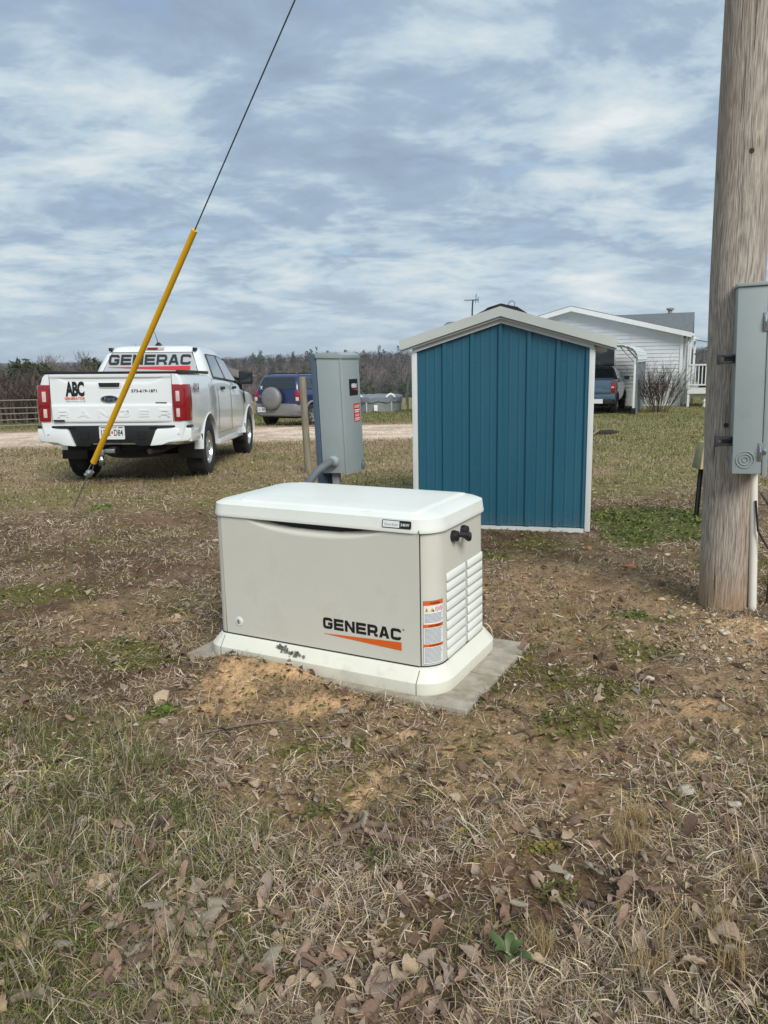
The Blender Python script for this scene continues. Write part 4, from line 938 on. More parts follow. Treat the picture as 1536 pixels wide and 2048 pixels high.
# bumper
bp_ = empty('rear_bumper', (0, 0, 0)); bp_.parent = tk
def bump_y(x): return .0 + .12 * (abs(x) / .93) ** 3
def bumper_piece(name, outline, m, y_in, depth, bev):
    bm = bmesh.new(); vs_ = []
    n = len(outline)
    b_ = B(); b_.add([(x, bump_y(x) + y_in, z) for x, z in outline] + [(x * .995, bump_y(x) + y_in + depth, z) for x, z in outline], [tuple(range(n)), tuple(range(2 * n - 1, n - 1, -1))] + [(i, (i + 1) % n, n + (i + 1) % n, n + i) for i in range(n)])
    bm.free(); return b_.obj(name, m, bp_, bevel=bev)
for sx in (-1, 1):
    bumper_piece('bumper_corner', [(sx * x, z) for x, z in ((.945, .715), (.55, .712), (.53, .69), (.455, .505), (.60, .515), (.68, .545), (.90, .560), (.94, .60))], M['white_car'], 0, .16, .012)
    B().box(*sorted((sx * .86, sx * .945)), .14, .60, .545, .69).obj('bumper_end', M['white_car'], bp_, bevel=.02)
    bumper_piece('sensor', [(sx * .80 + .012 * math.cos(a), .655 + .012 * math.sin(a)) for a in [2 * math.pi * k / 10 for k in range(10)]], M['white_car'], -.004, .01, 0)
    bumper_piece('step_pad', [(sx * .945, .722), (sx * .945, .750), (sx * .46, .752), (sx * .46, .722)], M['rubber'], .01, .12, .006)
    B().box(*sorted((sx * .30, sx * .40)), .045, .06, .58, .68).obj('bumper_slot', M['wellblack'], bp_, bevel=.008)
B().prism([(-.545, .752), (.545, .752), (.46, .505), (.30, .498), (.25, .54), (-.25, .54), (-.30, .498), (-.46, .505)], .10, 'y', .055).obj('bumper_centre', M['rubber'], bp_, bevel=.01)
B().box(-.74, .74, .10, .16, .755, .79).obj('tailgate_sill', M['wellblack'], bp_)
fr = frame((-.005, .0520, 0), (1, 0, 0), (0, 0, 1), 0)
pl = decal('licence_plate', [poly([(p[0], p[1] + .665) for p in rrect(.155, .079, .012, 3)])], fr, M['plate'], tk, .004, .006)
decal('plate_text', [fit_text('1LG', -.130, -.020, .628, .705, .012), fit_text('D84', .025, .132, .628, .705, .012), fit_text('MISSOURI', -.06, .06, .722, .736, .01), rect(-.135, -.075, .725, .735), rect(.08, .135, .725, .735)], fr, M['ink'], pl, .0115)
decal('plate_text', [rect(-.008, .012, .655, .685)], fr, M['red'], pl, .0115)
# underside
B().box(-.62, .62, .20, 5.0, .44, .56).obj('chassis', M['wellblack'], tk)
B().box(-.68, .68, 1.12, 1.34, .30, .44).obj('rear_axle', M['wellblack'], tk, bevel=.06)
B().lathe([(.30, -.06), (.36, -.03), (.36, .1), (.30, .13), (.0001, .13)], 24, 'z', (.05, .72, .38)).obj('spare_tyre', M['tyre'], tk, 40)
B().tube([(.42, .10, .43), (.52, .35, .44), (.55, .9, .46)], .035, 10).obj('exhaust', M['darksteel'], tk, 60)
ht = empty('tow_hitch', (0, 0, 0)); ht.parent = tk
B().box(-.045, .045, -.02, .30, .415, .49).obj('receiver', M['rubber'], ht, bevel=.006)
B().box(-.15, -.075, -.10, -.02, .40, .47).box(-.075, .04, -.04, .02, .425, .475).obj('ball_mount', M['steel'], ht, bevel=.008)
B().lathe([(.0001, .33), (.022, .335), (.034, .355), (.034, .375), (.02, .392), (.018, .41), (.0001, .41)], 14, 'z', (-.112, -.07, -.02)).obj('hitch_ball', M['chrome'], ht, 60)
B().box(-.145, -.085, -.10, -.035, .275, .325).obj('lower_bracket', M['darksteel'], ht, bevel=.008)
an = empty('roof_antenna', (0, 0, 0)); an.parent = tk
B().loft([[(x * s_, 2.25 + y * s_, z) for x, y in rrect(.045, .085, .03, 3)] for z, s_ in ((1.79, 1), (1.80, .95), (1.845, .35))]).obj('antenna_base', M['rubber'], an, 60)
B().tube([(0, 2.23, 1.83), (-.03, 2.13, 2.02)], [.006, .003], 6).obj('antenna_mast', M['rubber'], an)
B().add([(x, y, z) for x, y, z in ((-.70, 4.055, 1.31), (.70, 4.055, 1.31), (.61, 3.40, 1.69), (-.61, 3.40, 1.69))], [(0, 1, 2, 3)]).obj('windscreen', M['glass'], tk)
B().box(-.62, .62, 5.27, 5.31, .74, .90).obj('grille', M['rubber'], tk, bevel=.01)
for sx in (-1, 1): B().box(*sorted((sx * .62, sx * .82)), 5.14, 5.24, .80, .93).obj('headlight', M['lamp_clear'], tk, bevel=.02)

# ---- blue compact suv
sv = empty('compact_suv', (-3.36, 24.35, 0), (R(-1.2), 0, R(-27)))
sv.location.z = macro(np.array(-3.0), np.array(25.3)).item() + .01
tag(sv, 'dark blue and silver compact suv with a spare wheel on its back door', 'car')
ub = car_loft([(.10, .62, .80, .90, 1.16, .72), (.16, .60, .845, .92, 1.18, .76), (.5, .55, .86, .95, 1.18, .78), (1.6, .50, .862, .95, 1.15, .79), (2.7, .50, .862, .95, 1.12, .79), (3.0, .50, .86, .92, 1.08, .74), (3.7, .50, .84, .85, 1.0, .66), (4.05, .55, .72, .78, .88, .55)]).obj('body', M['blue_car'], sv)
cut_wells(ub, [(.84, .345, .42), (3.33, .345, .42)], M['wellblack'])
lb = car_loft([(.0, .36, .70, .55, .715, .62), (.05, .33, .81, .55, .722, .74), (.2, .31, .872, .55, .72, .80), (.5, .30, .882, .52, .66, .81), (1.6, .28, .882, .45, .56, .81), (3.6, .28, .875, .5, .62, .8), (4.1, .32, .8, .52, .66, .7), (4.2, .36, .66, .5, .62, .56)]).obj('lower_cladding', M['grey_clad'], sv)
cut_wells(lb, [(.84, .345, .42), (3.33, .345, .42)], M['wellblack'])
arch_flare('wheel_arch', sv, .84, .345, .41, .868, M['grey_clad'], .05, .02); arch_flare('wheel_arch', sv, 3.33, .345, .41, .868, M['grey_clad'], .05, .02)
lv = [(1.12, .80, .12, 3.15, .12, .9), (1.2, .79, .13, 3.0, .12, .9), (1.4, .72, .22, 2.75, .12, .92), (1.55, .655, .30, 2.5, .12, .94), (1.61, .60, .36, 2.35, .12, .94), (1.63, .5, .5, 2.2, .12, .94)]
gh = greenhouse(lv, M['blue_car'], sv, 'upper_body')
sx_ = lambda z: float(np.interp(z, [1.12, 1.2, 1.4, 1.55], [.80, .79, .72, .655]))
sy_ = lambda z: float(np.interp(z, [1.12, 1.2, 1.4, 1.55], [.12, .13, .22, .30]))
wv = [(-.69, 1.19), (.69, 1.19), (.585, 1.535), (-.585, 1.535)]
B().add([(x, sy_(z) - .008, z) for x, z in wv], [(0, 1, 2, 3)]).obj('rear_window', M['glass'], gh)
fr = frame((0, .15, 0), (1, 0, 0), (0, 0, 1), .025)
decal('window_sticker', [disc(-.585, 1.225, .03, .045, 8), disc(-.625, 1.265, .014, .014, 6), disc(-.545, 1.265, .014, .014, 6), disc(-.62, 1.18, .016, .02, 6), disc(-.55, 1.18, .016, .02, 6)], fr, M['white'], gh)
for s2 in (-1, 1):
    side_poly('quarter_window', [(.42, 1.20), (1.0, 1.18), (1.0, 1.50), (.55, 1.51)], sx_, s2, .006, M['glass'], sv)
    side_poly('rear_door_window', [(1.05, 1.18), (1.8, 1.16), (1.78, 1.50), (1.05, 1.50)], sx_, s2, .006, M['glass'], sv)
    side_poly('front_door_window', [(1.88, 1.16), (2.75, 1.14), (2.35, 1.47), (1.86, 1.50)], sx_, s2, .006, M['glass'], sv)
    rl = B().tube([(s2 * .56, .45, 1.60), (s2 * .57, .55, 1.665), (s2 * .575, 2.0, 1.675), (s2 * .57, 2.2, 1.62)], .018, 8).obj('roof_rail', M['rubber'], sv, 60)
    tl = B().loft([[(s2 * xi, .16, z), (s2 * xi, .085, z), (s2 * (xo - .03), .095, z), (s2 * xo, .16, z), (s2 * (xo + .01), .28, z)] for z, xi, xo in ((.80, .72, .84), (.95, .71, .862), (1.08, .70, .86), (1.13, .72, .83))]).obj('tail_lamp', M['lamp_red'], sv, bevel=.006)
    B().box(*sorted((s2 * .725, s2 * .825)), .075, .12, .81, .93).obj('lamp_lens', M['lamp_clear'], tl, bevel=.01)
    B().box(*sorted((s2 * .45, s2 * .56)), .03, .06, .50, .535).obj('reflector', M['lamp_red'], sv)
    B().box(*sorted((s2 * .86, s2 * 1.02)), 2.62, 2.72, 1.14, 1.28).obj('door_mirror', M['blue_car'], sv, bevel=.03)
    for wy in (.84, 3.33): wheel(sv, s2 * .76, wy, .345, .345, .225, .205, 5, False)
sc2 = B().lathe([(.0001, -.175), (.20, -.172), (.315, -.150), (.352, -.11), (.36, -.04), (.352, .03), (.30, .05)], 40, 'y', (-.10, .02, .885)).obj('spare_wheel_cover', M['grey_clad'], sv, 40)
B().lathe([(.365, -.02), (.372, .02), (.365, .06), (.30, .07)], 40, 'y', (-.10, .02, .885)).obj('spare_tyre', M['tyre'], sc2, 40)
fr = frame((-.10, -.155, .885), (1, 0, 0), (0, 0, 1), .002)
decal('cover_text', [fit_text('TOYOTA', -.13, .13, -.02, .02, .02)], fr, M['grey_text'], sc2, .022)
fr = frame((-.50, -.0, .54), (1, 0, 0), (0, 0, 1), .004)
pl = decal('licence_plate', [rect(-.155, .155, -.08, .08)], fr, M['plate'], sv, .012, .01)
decal('plate_text', [fit_text('CL1', -.12, -.03, -.035, .035, .01), fit_text('MG2', .02, .12, -.035, .035, .01)], fr, M['ink'], pl, .0235)
decal('model_badge', [rect(-.17, -.08, .33, .345), rect(-.17, -.06, .29, .305)], frame((-.50, .09, .64), (1, 0, 0), (0, 0, 1), .006), M['chrome'], sv)
B().box(-.6, .6, .3, 3.8, .26, .40).obj('underbody', M['wellblack'], sv)

# ---- slate pickup under the carport
CU = Vector((.927, -.375, 0)); CV = Vector((.375, .927, 0)); CYAW = math.atan2(-.375, .927)
mv = empty('slate_pickup', (7.62, 28.45, 0), (0, 0, CYAW)); mv.location.z = macro(np.array(7.6), np.array(29.0)).item() - .005
tag(mv, 'slate blue compact pickup truck parked under the white carport', 'pickup truck')
mb_ = car_loft([(.08, .55, .84, .95, 1.24, .80), (.14, .50, .885, .95, 1.26, .83), (.5, .46, .905, .98, 1.26, .85), (1.4, .42, .91, .98, 1.25, .855), (3.4, .40, .91, .96, 1.18, .85), (3.8, .42, .905, .93, 1.12, .76), (4.7, .42, .88, .88, 1.04, .68), (5.0, .5, .76, .78, .88, .6)]).obj('body', M['slate_car'], mv)
cut_wells(mb_, [(1.0, .36, .43), (4.07, .36, .43)], M['wellblack'])
arch_flare('wheel_arch', mv, 1.0, .36, .42, .898, M['rubber'], .05, .025); arch_flare('wheel_arch', mv, 4.07, .36, .42, .898, M['rubber'], .05, .025)
lv = [(1.15, .82, 1.42, 3.9, .12, .9), (1.26, .81, 1.43, 3.75, .12, .9), (1.48, .735, 1.55, 3.35, .12, .93), (1.66, .66, 1.66, 3.0, .12, .94), (1.725, .58, 1.74, 2.8, .12, .94), (1.735, .4, 1.9, 2.6, .1, .94)]
gh = greenhouse(lv, M['slate_car'], mv, 'cab')
mx_ = lambda z: float(np.interp(z, [1.15, 1.26, 1.48, 1.66], [.82, .81, .735, .66])); my_ = lambda z: float(np.interp(z, [1.15, 1.26, 1.48, 1.66], [1.42, 1.43, 1.55, 1.66]))
B().add([(x, my_(z) - .008, z) for x, z in ((-.72, 1.30), (.72, 1.30), (.60, 1.65), (-.60, 1.65))], [(0, 1, 2, 3)]).obj('rear_glass', M['glass'], gh)
for s2 in (-1, 1):
    side_poly('rear_door_window', [(1.70, 1.28), (2.5, 1.25), (2.48, 1.60), (1.85, 1.62)], mx_, s2, .006, M['glass'], mv)
    side_poly('front_door_window', [(2.58, 1.25), (3.45, 1.20), (3.0, 1.55), (2.56, 1.60)], mx_, s2, .006, M['glass'], mv)
    tl = B().box(*sorted((s2 * .745, s2 * .895)), .06, .20, .80, 1.19).obj('tail_lamp', M['lamp_red'], mv, bevel=.012)
    B().box(*sorted((s2 * .75, s2 * .85)), .052, .08, .975, 1.02).obj('lamp_lens', M['lamp_clear'], tl, bevel=.005)
    mr = B().box(*sorted((s2 * .92, s2 * 1.12)), 3.28, 3.38, 1.19, 1.33).obj('door_mirror', M['rubber'], mv, bevel=.03)
    B().box(*sorted((s2 * .94, s2 * 1.09)), 3.273, 3.279, 1.215, 1.305).obj('mirror_glass', M['glass_light'], mr)
    for wy in (1.0, 4.07): wheel(mv, s2 * .80, wy, .36, .36, .23, .215, 5, False)
B().box(-.735, .735, .062, .09, .74, 1.235).obj('tailgate', M['slate_car'], mv, bevel=.012)
B().prism([(-.735, .80), (.735, .80), (.735, .90), (.50, .90), (.40, .96), (-.40, .96), (-.50, .90), (-.735, .90)], .02, 'y', .040).obj('tailgate_panel', M['slate_car'], mv, bevel=.006)
B().box(-.90, .90, .0, .16, .56, .74).obj('rear_bumper', M['slate_car'], mv, bevel=.03)
B().box(-.84, .84, .015, .2, .40, .565).obj('lower_bumper', M['rubber'], mv, bevel=.02)
fr = frame((.32, 0, .50), (1, 0, 0), (0, 0, 1), .004)
pl = decal('licence_plate', [rect(-.155, .155, -.08, .08)], fr, M['plate'], mv, .0, .006)
B().box(-.6, .6, .3, 4.6, .30, .45).obj('underbody', M['wellblack'], mv)
B().box(-.70, .70, 1.88, 1.96, 1.745, 1.76).obj('roof_rail', M['rubber'], mv, bevel=.006)
# ------------------------------------------------------------------ house
M['siding'] = mat('white_vinyl_siding', S(206, 210, 212), .55, 0, .04, 3, dirt=(S(150, 150, 140), 2, .55, .8, .25))
M['shingle'] = mat('grey_shingles', S(104, 108, 112), .95, 0, .30, 6, .6, 20, stretch=(1, 4, 4))
M['white_wood'] = mat('white_painted_wood', S(214, 216, 214), .6, 0, .07, 10)
HX, HY = 12.7, 33.0
hs = empty('house', (HX, HY, 0), (0, 0, CYAW))
tag(hs, 'white sided house with low gable, grey shingle roof and porch', 'house')
GW = 4.6; RZ = 3.47; EZ = 2.30; HB = -.80
sl2 = (RZ - EZ) / GW
# lapped boards of the gable wall
sd_ = B(); z = -.08; lap = .158
while z < RZ - .03:
    z1 = min(z + lap, RZ - .02)
    def xr(zz): return 0.0 if zz <= EZ else (zz - EZ) / sl2
    a, b_ = xr(z), xr(z1)
    sd_.add([(-2 * GW + a, -.024, z), (-a, -.024, z), (-b_, -.002, z1), (-2 * GW + b_, -.002, z1), (-2 * GW + a, .0, z), (-a, .0, z)], [(0, 1, 2, 3), (4, 5, 1, 0)])
    z = z1
sd_.obj('gable_siding', M['siding'], hs)
B().prism([(-2 * GW, HB), (0, HB), (0, EZ), (-GW, RZ), (-2 * GW, EZ)], 4.0, 'y', .002).obj('wing_wall', M['siding'], hs)
sk_ = B()
for i in range(46):
    x = -2 * GW + i * .2; sk_.box(x + .004, x + .194, -.03, -.02, HB, -.09)
sk_.obj('skirting', M['white_wood'], hs)
B().box(-.10, .012, -.044, -.012, HB, EZ - .02).obj('corner_board', M['white_wood'], hs)
for sx in (-1, 1):
    x1 = GW + .32
    pf = [(-GW, RZ + .13), (-GW + sx * x1, RZ + .13 - sl2 * x1), (-GW + sx * x1, RZ + .09 - sl2 * x1), (-GW, RZ + .09)]
    B().prism(pf, 5.5, 'y', -.40).obj('wing_roof', M['shingle'], hs)
    B().prism([(-GW, RZ + .10), (-GW + sx * (x1 + .01), RZ + .10 - sl2 * (x1 + .01)), (-GW + sx * (x1 + .01), RZ - .10 - sl2 * (x1 + .01)), (-GW, RZ - .10)], .03, 'y', -.425).obj('rake_board', M['white_wood'], hs)
    B().prism([(-GW, RZ - .05), (-GW + sx * (x1 - .02), RZ - .05 - sl2 * (x1 - .02)), (-GW + sx * (x1 - .02), RZ - .075 - sl2 * (x1 - .02)), (-GW, RZ - .075)], .39, 'y', -.393).obj('soffit', M['white_wood'], hs)
gx1 = x1 - GW
B().box(gx1 - .02, gx1 + .09, -.42, 3.2, EZ - .13, EZ - .02).obj('gutter', M['white_wood'], hs, bevel=.02)
# main block behind the wing
MR, MY0, MY1, MRZ = .36, 1.75, 9.4, 3.42
myc = (MY0 + MY1) / 2 - .1
B().prism([(MY0, HB), (MY1, HB), (MY1, 2.25), (myc, MRZ - .08), (MY0, 2.25)], -12.0, 'x', MR - .2).obj('main_wall', M['siding'], hs)
for y0, sgn in ((MY0 - .35, 1), (MY1 + .35, -1)):
    B().add([(-12, y0, 2.20), (MR, y0, 2.20), (MR, myc, MRZ), (-12, myc, MRZ), (-12, y0, 2.12), (MR, y0, 2.12), (MR, myc, MRZ - .08), (-12, myc, MRZ - .08)], [(0, 1, 2, 3), (4, 7, 6, 5), (0, 4, 5, 1), (1, 5, 6, 2)]).obj('main_roof', M['shingle'], hs)
vp = B().lathe([(.10, 0), (.10, .14), (.17, .16), (.18, .23), (.12, .26), (.0001, .27)], 14, 'z', (-.75, myc, MRZ - .02)).obj('roof_vent', mat('weathered_vent', S(150, 146, 140), .6, .4, .15, 20), hs, 40)
# porch posts, downspouts
for x, y in ((.14, .12), (.30, .75), (.46, 1.25)):
    B().box(x - .045, x + .045, y - .045, y + .045, HB, 2.16).obj('porch_post', M['white_wood'], hs, bevel=.008)
B().tube([(gx1 + .03, -.2, EZ - .12), (.30, .0, EZ - .36), (.22, .02, EZ - .5), (.22, .02, -.55), (.34, -.1, HB + .06)], .035, 8).obj('downspout', M['white_wood'], hs, 60)
B().box(.0, .62, .9, 1.4, 1.98, 2.13).obj('porch_beam', M['white_wood'], hs)
B().tube([(.48, -.05, 2.02), (.95, -.1, 1.92), (1.02, -.1, 1.84), (.97, -.08, 1.72), (.46, .15, 1.42)], .026, 8).obj('overflow_pipe', M['grey_clad'], hs, 60)
B().lathe([(.06, 0), (.07, .1), (.05, .14)], 10, 'z', (.42, -.04, 2.0)).obj('porch_light', M['white_wood'], hs)
# window in the gable wall, under the carport
for (x0, x1_, z0, z1_) in ((-4.1, -2.75, .62, 1.85), (-6.6, -5.6, .3, 1.9)):
    wf = B().box(x0 - .08, x1_ + .08, -.05, -.018, z0 - .08, z0).box(x0 - .08, x1_ + .08, -.05, -.018, z1_, z1_ + .08).box(x0 - .08, x0, -.05, -.018, z0, z1_).box(x1_, x1_ + .08, -.05, -.018, z0, z1_).obj('window', M['white_wood'], hs)
    B().box(x0, x1_, -.03, -.020, z0, z1_).obj('pane', M['glass'], wf)
# ---- deck
dk = empty('porch_deck', (HX, HY, 0), (0, 0, CYAW)); tag(dk, 'raised white wooden deck with baluster railing beside the house', 'deck')
DX0, DX1, DY0, DY1 = .28, 4.6, -.75, 1.6
B().box(DX0, DX1, DY0, DY1, .0, .04).obj('floor', M['white_wood'], dk)
B().box(DX0, DX1, DY0 - .03, DY0 - .005, -.17, .05).obj('fascia', M['white_wood'], dk)
B().box(DX0, DX1, DY0 + .35, DY0 + .38, -.34, -.16).obj('joist', M['white_wood'], dk)
B().box(DX0, DX1, DY0 - .03, DY0 + .06, .96, 1.03).obj('top_rail', M['white_wood'], dk, bevel=.006)
B().box(DX0, DX1, DY0 - .01, DY0 + .03, .16, .22).obj('bottom_rail', M['white_wood'], dk)
for x in (DX0, 1.42, 2.9, DX1 - .09): B().box(x, x + .09, DY0, DY0 + .09, HB, 1.02).obj('deck_post', M['white_wood'], dk)
x = DX0 + .14
bal = None
while x < DX1 - .1:
    o = B().box(-.02, .02, -.018, .018, 0, .74).obj('baluster', M['white_wood'], dk) if bal is None else bal.copy()
    if bal is not None: COL.objects.link(o); o.parent = dk
    bal = bal or o; o.location = (x, DY0 + .012, .221); x += .132
B().box(.7, 1.25, .3, .8, .04, .5).box(.7, 1.25, .75, .82, .5, .95).obj('deck_chair', M['wellblack'], dk)
og = empty('garden_ornament', tuple(Matrix.Rotation(CYAW, 3, 'Z') @ Vector((.98, -1.1, 0)) + Vector((HX, HY, gz(13.2, 31.6)))))
tag(og, 'small white garden ornament on the lawn before the deck', 'ornament')
B().lathe([(.0001, 0), (.10, 0), (.11, .08), (.07, .15), (.09, .22), (.075, .30), (.0001, .34)], 12, 'z').obj('figure', mat('white_ceramic', S(222, 220, 216), .4, 0, .1, 14), og, 60)

# ---- carport
C0 = Vector((9.13, 28.0, 0)); cp = empty('carport', tuple(C0), (0, 0, CYAW)); tag(cp, 'white rounded metal carport standing in front of the house', 'carport')
cz = gz(9.13, 28.0)
CW, CD = 5.6, 5.35
half = [(.06, 1.20), (.065, 1.32), (.05, 1.45), (.0, 1.56), (-.09, 1.66), (-.22, 1.74), (-.40, 1.795)]
n = 9
for k in range(1, n + 1):
    t = k / n; half.append((-.40 - (CW / 2 - .40) * t, 1.795 + .40 * t))
prof = half + [(-CW - x, z) for x, z in reversed(half[:-1])]
# small ribs along the sheet
pr2 = []
for i in range(len(prof) - 1):
    a, b_ = Vector(prof[i]), Vector(prof[i + 1]); nrm = Vector((-(b_ - a).y, (b_ - a).x)).normalized()
    if nrm.y < 0 and i < len(half): nrm = -nrm
    pr2 += [tuple(a), tuple(a.lerp(b_, .6)), tuple(a.lerp(b_, .72) - nrm * .018), tuple(a.lerp(b_, .88) - nrm * .018)]
pr2.append(prof[-1])
M['carport'] = mat('white_carport_sheet', S(208, 214, 216), .4, 0, .06, 5, dirt=(S(160, 160, 152), 3, .5, .8, .3))
m_ = len(pr2)
v = [(x, y, z) for y in (-.12, CD) for x, z in pr2] + [(x, y, z - .02) for y in (-.12, CD) for x, z in pr2]
f = []
for i in range(m_ - 1):
    f += [(i, i + 1, m_ + i + 1, m_ + i), (2 * m_ + i, 3 * m_ + i, 3 * m_ + i + 1, 2 * m_ + i + 1), (i, 2 * m_ + i, 2 * m_ + i + 1, i + 1)]
mk('roof_sheet', v, f, M['carport'], cp, 40)
for y in (0.0, CD * .5, CD - .1):
    B().tube([(x * .985 - .035, y, z - .06) for x, z in prof], .03, 6).obj('roof_bow', M['white_wood'], cp)
    for x in (-.03, -CW + .03): B().box(x - .035, x + .035, y - .035, y + .035, cz - .1, 1.22).obj('post', M['white_wood'], cp, bevel=.005)
    B().tube([(-.05, y, 1.18), (-.62, y, 1.80)], .022, 6).obj('brace', M['grey_clad'], cp)
sp3 = B()
for i in range(27):
    y = .10 + i * .19; sp3.box(.0, .012, y, y + .145, cz - .05, 1.20).box(.0, .03, y + .145, y + .19, cz - .05, 1.20)  # right panel carried to full depth to darken the inside
GP_ = mat('grey_ribbed_panel', S(118, 126, 130), .5, 0, .08, 6)
sp3.obj('side_panel', GP_, cp)
B().box(-CW - .01, -CW, .05, CD, cz - .05, 1.22).obj('side_panel', GP_, cp)  # unseen left panel, added to keep light out of the carport
B().box(-.10, .05, -.10, .10, cz - .1, cz + .22).obj('post_foot', M['wellblack'], cp, bevel=.02)

# ------------------------------------------------------------------ tv antenna
ta = empty('tv_antenna', (4.02, 34.5, -.8)); tag(ta, 'rooftop tv antenna on a thin mast rising behind the shed', 'antenna')
B().tube([(0, 0, 0), (0, 0, 4.3), (.03, 0, 4.74)], .035, 6).obj('mast', M['darksteel'], ta)
B().tube([(-.33, .1, 4.74), (.28, -.05, 4.74)], .018, 6).obj('boom', M['darksteel'], ta)
for k in range(7):
    x = -.31 + k * .09; l_ = .10 + .035 * k
    B().tube([(x, .05 - l_, 4.74 + .0), (x, .05 + l_, 4.74)], .012, 5).obj('element', M['darksteel'], ta)
B().tube([(.14, -.05, 4.60), (.17, -.05, 5.0)], .014, 5).tube([(.25, -.05, 4.62), (.25, -.05, 4.86)], .014, 5).obj('reflector', M['darksteel'], ta)

# ------------------------------------------------------------------ grey pool, its post, old shed, gate
pz = macro(np.array(.3), np.array(43.)).item()
po = empty('above_ground_pool', (-.15, 44.2, pz)); tag(po, 'low grey walled above ground pool with a sagging cover beyond the drive', 'pool')
WALL = mat('grey_pool_wall', S(126, 130, 130), .6, 0, .14, 3, dirt=(S(94, 92, 84), 2.5, .5, .75, .5))
ou = [(1.28 * math.copysign(abs(math.cos(a)) ** .6, math.cos(a)), 2.2 * math.copysign(abs(math.sin(a)) ** .6, math.sin(a))) for a in [2 * math.pi * k / 36 for k in range(36)]]
WH = .80
B().loft([[(x, y, -.3) for x, y in ou], [(x, y, WH) for x, y in ou]], False).obj('wall', WALL, po, 60)
for k in (20, 25, 29, 34, 2, 10):
    x, y = ou[k]; B().box(x * 1.01 - .035, x * 1.01 + .035, y * 1.01 - .03, y * 1.01 + .03, -.3, WH + .02).obj('upright', mat('pale_steel_upright', S(168, 176, 180), .5, 0, .08, 8), po)
v = []; n = 36
for s_ in (1.03, 1.03, .95, .5, .0001):
    pass
cvr = B(); cvr.loft([[(x * s_, y * s_, WH + dz + .05 * math.sin(3.1 * i) * (s_ > .9)) for i, (x, y) in enumerate(ou)] for s_, dz in ((1.035, -.22), (1.04, .02), (.94, .05), (.55, -.10), (.01, -.14))], False)
cvr.obj('winter_cover', mat('grey_tarp', S(120, 126, 134), .6, 0, .2, 4, .5, 8), po, 60)
for pts in ([(.40, -2.2, WH + .03), (.52, -2.18, WH + .13), (.64, -2.18, WH + .20), (.76, -2.2, WH + .15), (.86, -2.2, WH + .04)], [(-1.2, -1.6, WH + .05), (-1.05, -1.7, WH + .12), (-.9, -1.8, WH + .04)]):
    B().tube(pts, .06, 8).obj('cover_weight', M['white'], po, 60)
B().box(-.28, -.08, -2.36, -2.28, .10, .42).obj('skimmer_box', M['white'], po, bevel=.02)
ph = tag(B().tube([(0, 0, -.4), (0, 0, 1.55)], .05, 8).box(-.12, -.05, -.08, .08, .35, .95).obj('meter_post', mat('grey_meter_post', S(120, 120, 116), .8, 0, .2, 12), None), 'thin grey post with a small box beside the pool', 'post')
ph.location = (1.42, 42.2, macro(np.array(1.4), np.array(42.2)).item())
sh2 = empty('old_pole_shed', (-8.3, 36.0, macro(np.array(-8.), np.array(36.)).item())); tag(sh2, 'weathered brown pole shed with a low roof behind the white truck', 'shed')
WD = mat('dark_barn_boards', S(72, 64, 58), .9, 0, .25, 6, .4, 30, stretch=(4, 4, .4))
for k in range(16): B().box(-2.4 + k * .25, -2.4 + k * .25 + .235, 1.5, 1.53, -.2, 1.9).obj('board', WD, sh2)
for x in (-2.4, -.4, 1.55): B().box(x, x + .14, -1.5, -1.36, -.2, 1.9).obj('post', WD, sh2)
for sgn in (-1, 1): B().prism([(0 - .4, 2.75), (sgn * 2.65 - .4, 1.88), (sgn * 2.65 - .4, 1.80), (0 - .4, 2.66)], 3.8, 'y', -1.9).obj('roof', mat('weathered_tin_roof', S(112, 104, 98), .75, .1, .2, 5), sh2)
B().box(-2.2, -1.0, .2, 1.3, -.1, 1.2).obj('inner_stall', WD, sh2)
ga = Vector((-15.4, 24.2)); gb = Vector((-12.25, 28.3)); gl_ = (gb - ga).length
gt = empty('tube_gate', (ga.x, ga.y, macro(np.array(ga.x), np.array(ga.y)).item()), (0, 0, math.atan2(gb.y - ga.y, gb.x - ga.x)))
tag(gt, 'grey steel tube livestock gate left of the white truck', 'gate')
drop = macro(np.array(gb.x), np.array(gb.y)).item() - macro(np.array(ga.x), np.array(ga.y)).item()
GM = mat('galvanised_gate_tube', S(146, 140, 130), .6, .3, .15, 10)
for z in (.10, .30, .51, .71, .98): B().tube([(0, 0, z), (gl_ - .3, 0, z + drop + .02)], .021, 6).obj('rail', GM, gt)
for x in (.02, gl_ * .33, gl_ * .66, gl_ - .32): B().box(x - .015, x + .015, -.03, -.022, .06 + drop * x / gl_, 1.0 + drop * x / gl_).obj('upright', GM, gt)
for i, (x, y) in enumerate(((gb.x + .02, gb.y), (gb.x + .30, gb.y + .1), (ga.x - .2, ga.y - .2))):
    o = tag(B().tube([(0, 0, -.4), (.0, 0, 1.02)], [.075, .07], 10).obj('gate_post', mat('dark_green_post', S(66, 74, 72), .8, 0, .2, 12), None, 60), ['dark round gate post at the hinge end of the tube gate', 'dark round fence post next to the gate post', 'dark round gate post at the far left of the gate'][i], 'fence post')
    o.location = (x, y, macro(np.array(x), np.array(y)).item())
lg = empty('burnt_log', (4.75, 16.5, gz(4.75, 16.5)), (0, 0, R(12))); tag(lg, 'charred log lying in bare dirt on the lawn right of the shed', 'log')
B().tube([(-.40, 0, .03), (-.2, .05, .05), (.15, .0, .05), (.40, .1, .03)], [.03, .05, .055, .03], 9).obj('trunk_piece', mat('charred_wood', S(52, 46, 42), .95, 0, .4, 14, .8, 30), lg, 60)
B().tube([(-.1, .05, .1), (-.35, -.3, .09), (-.5, -.4, .04)], [.03, .03, .02], 7).obj('branch_stub', mat('pale_split_wood', S(128, 108, 92), .95, 0, .3, 14, .8, 30), lg, 60)
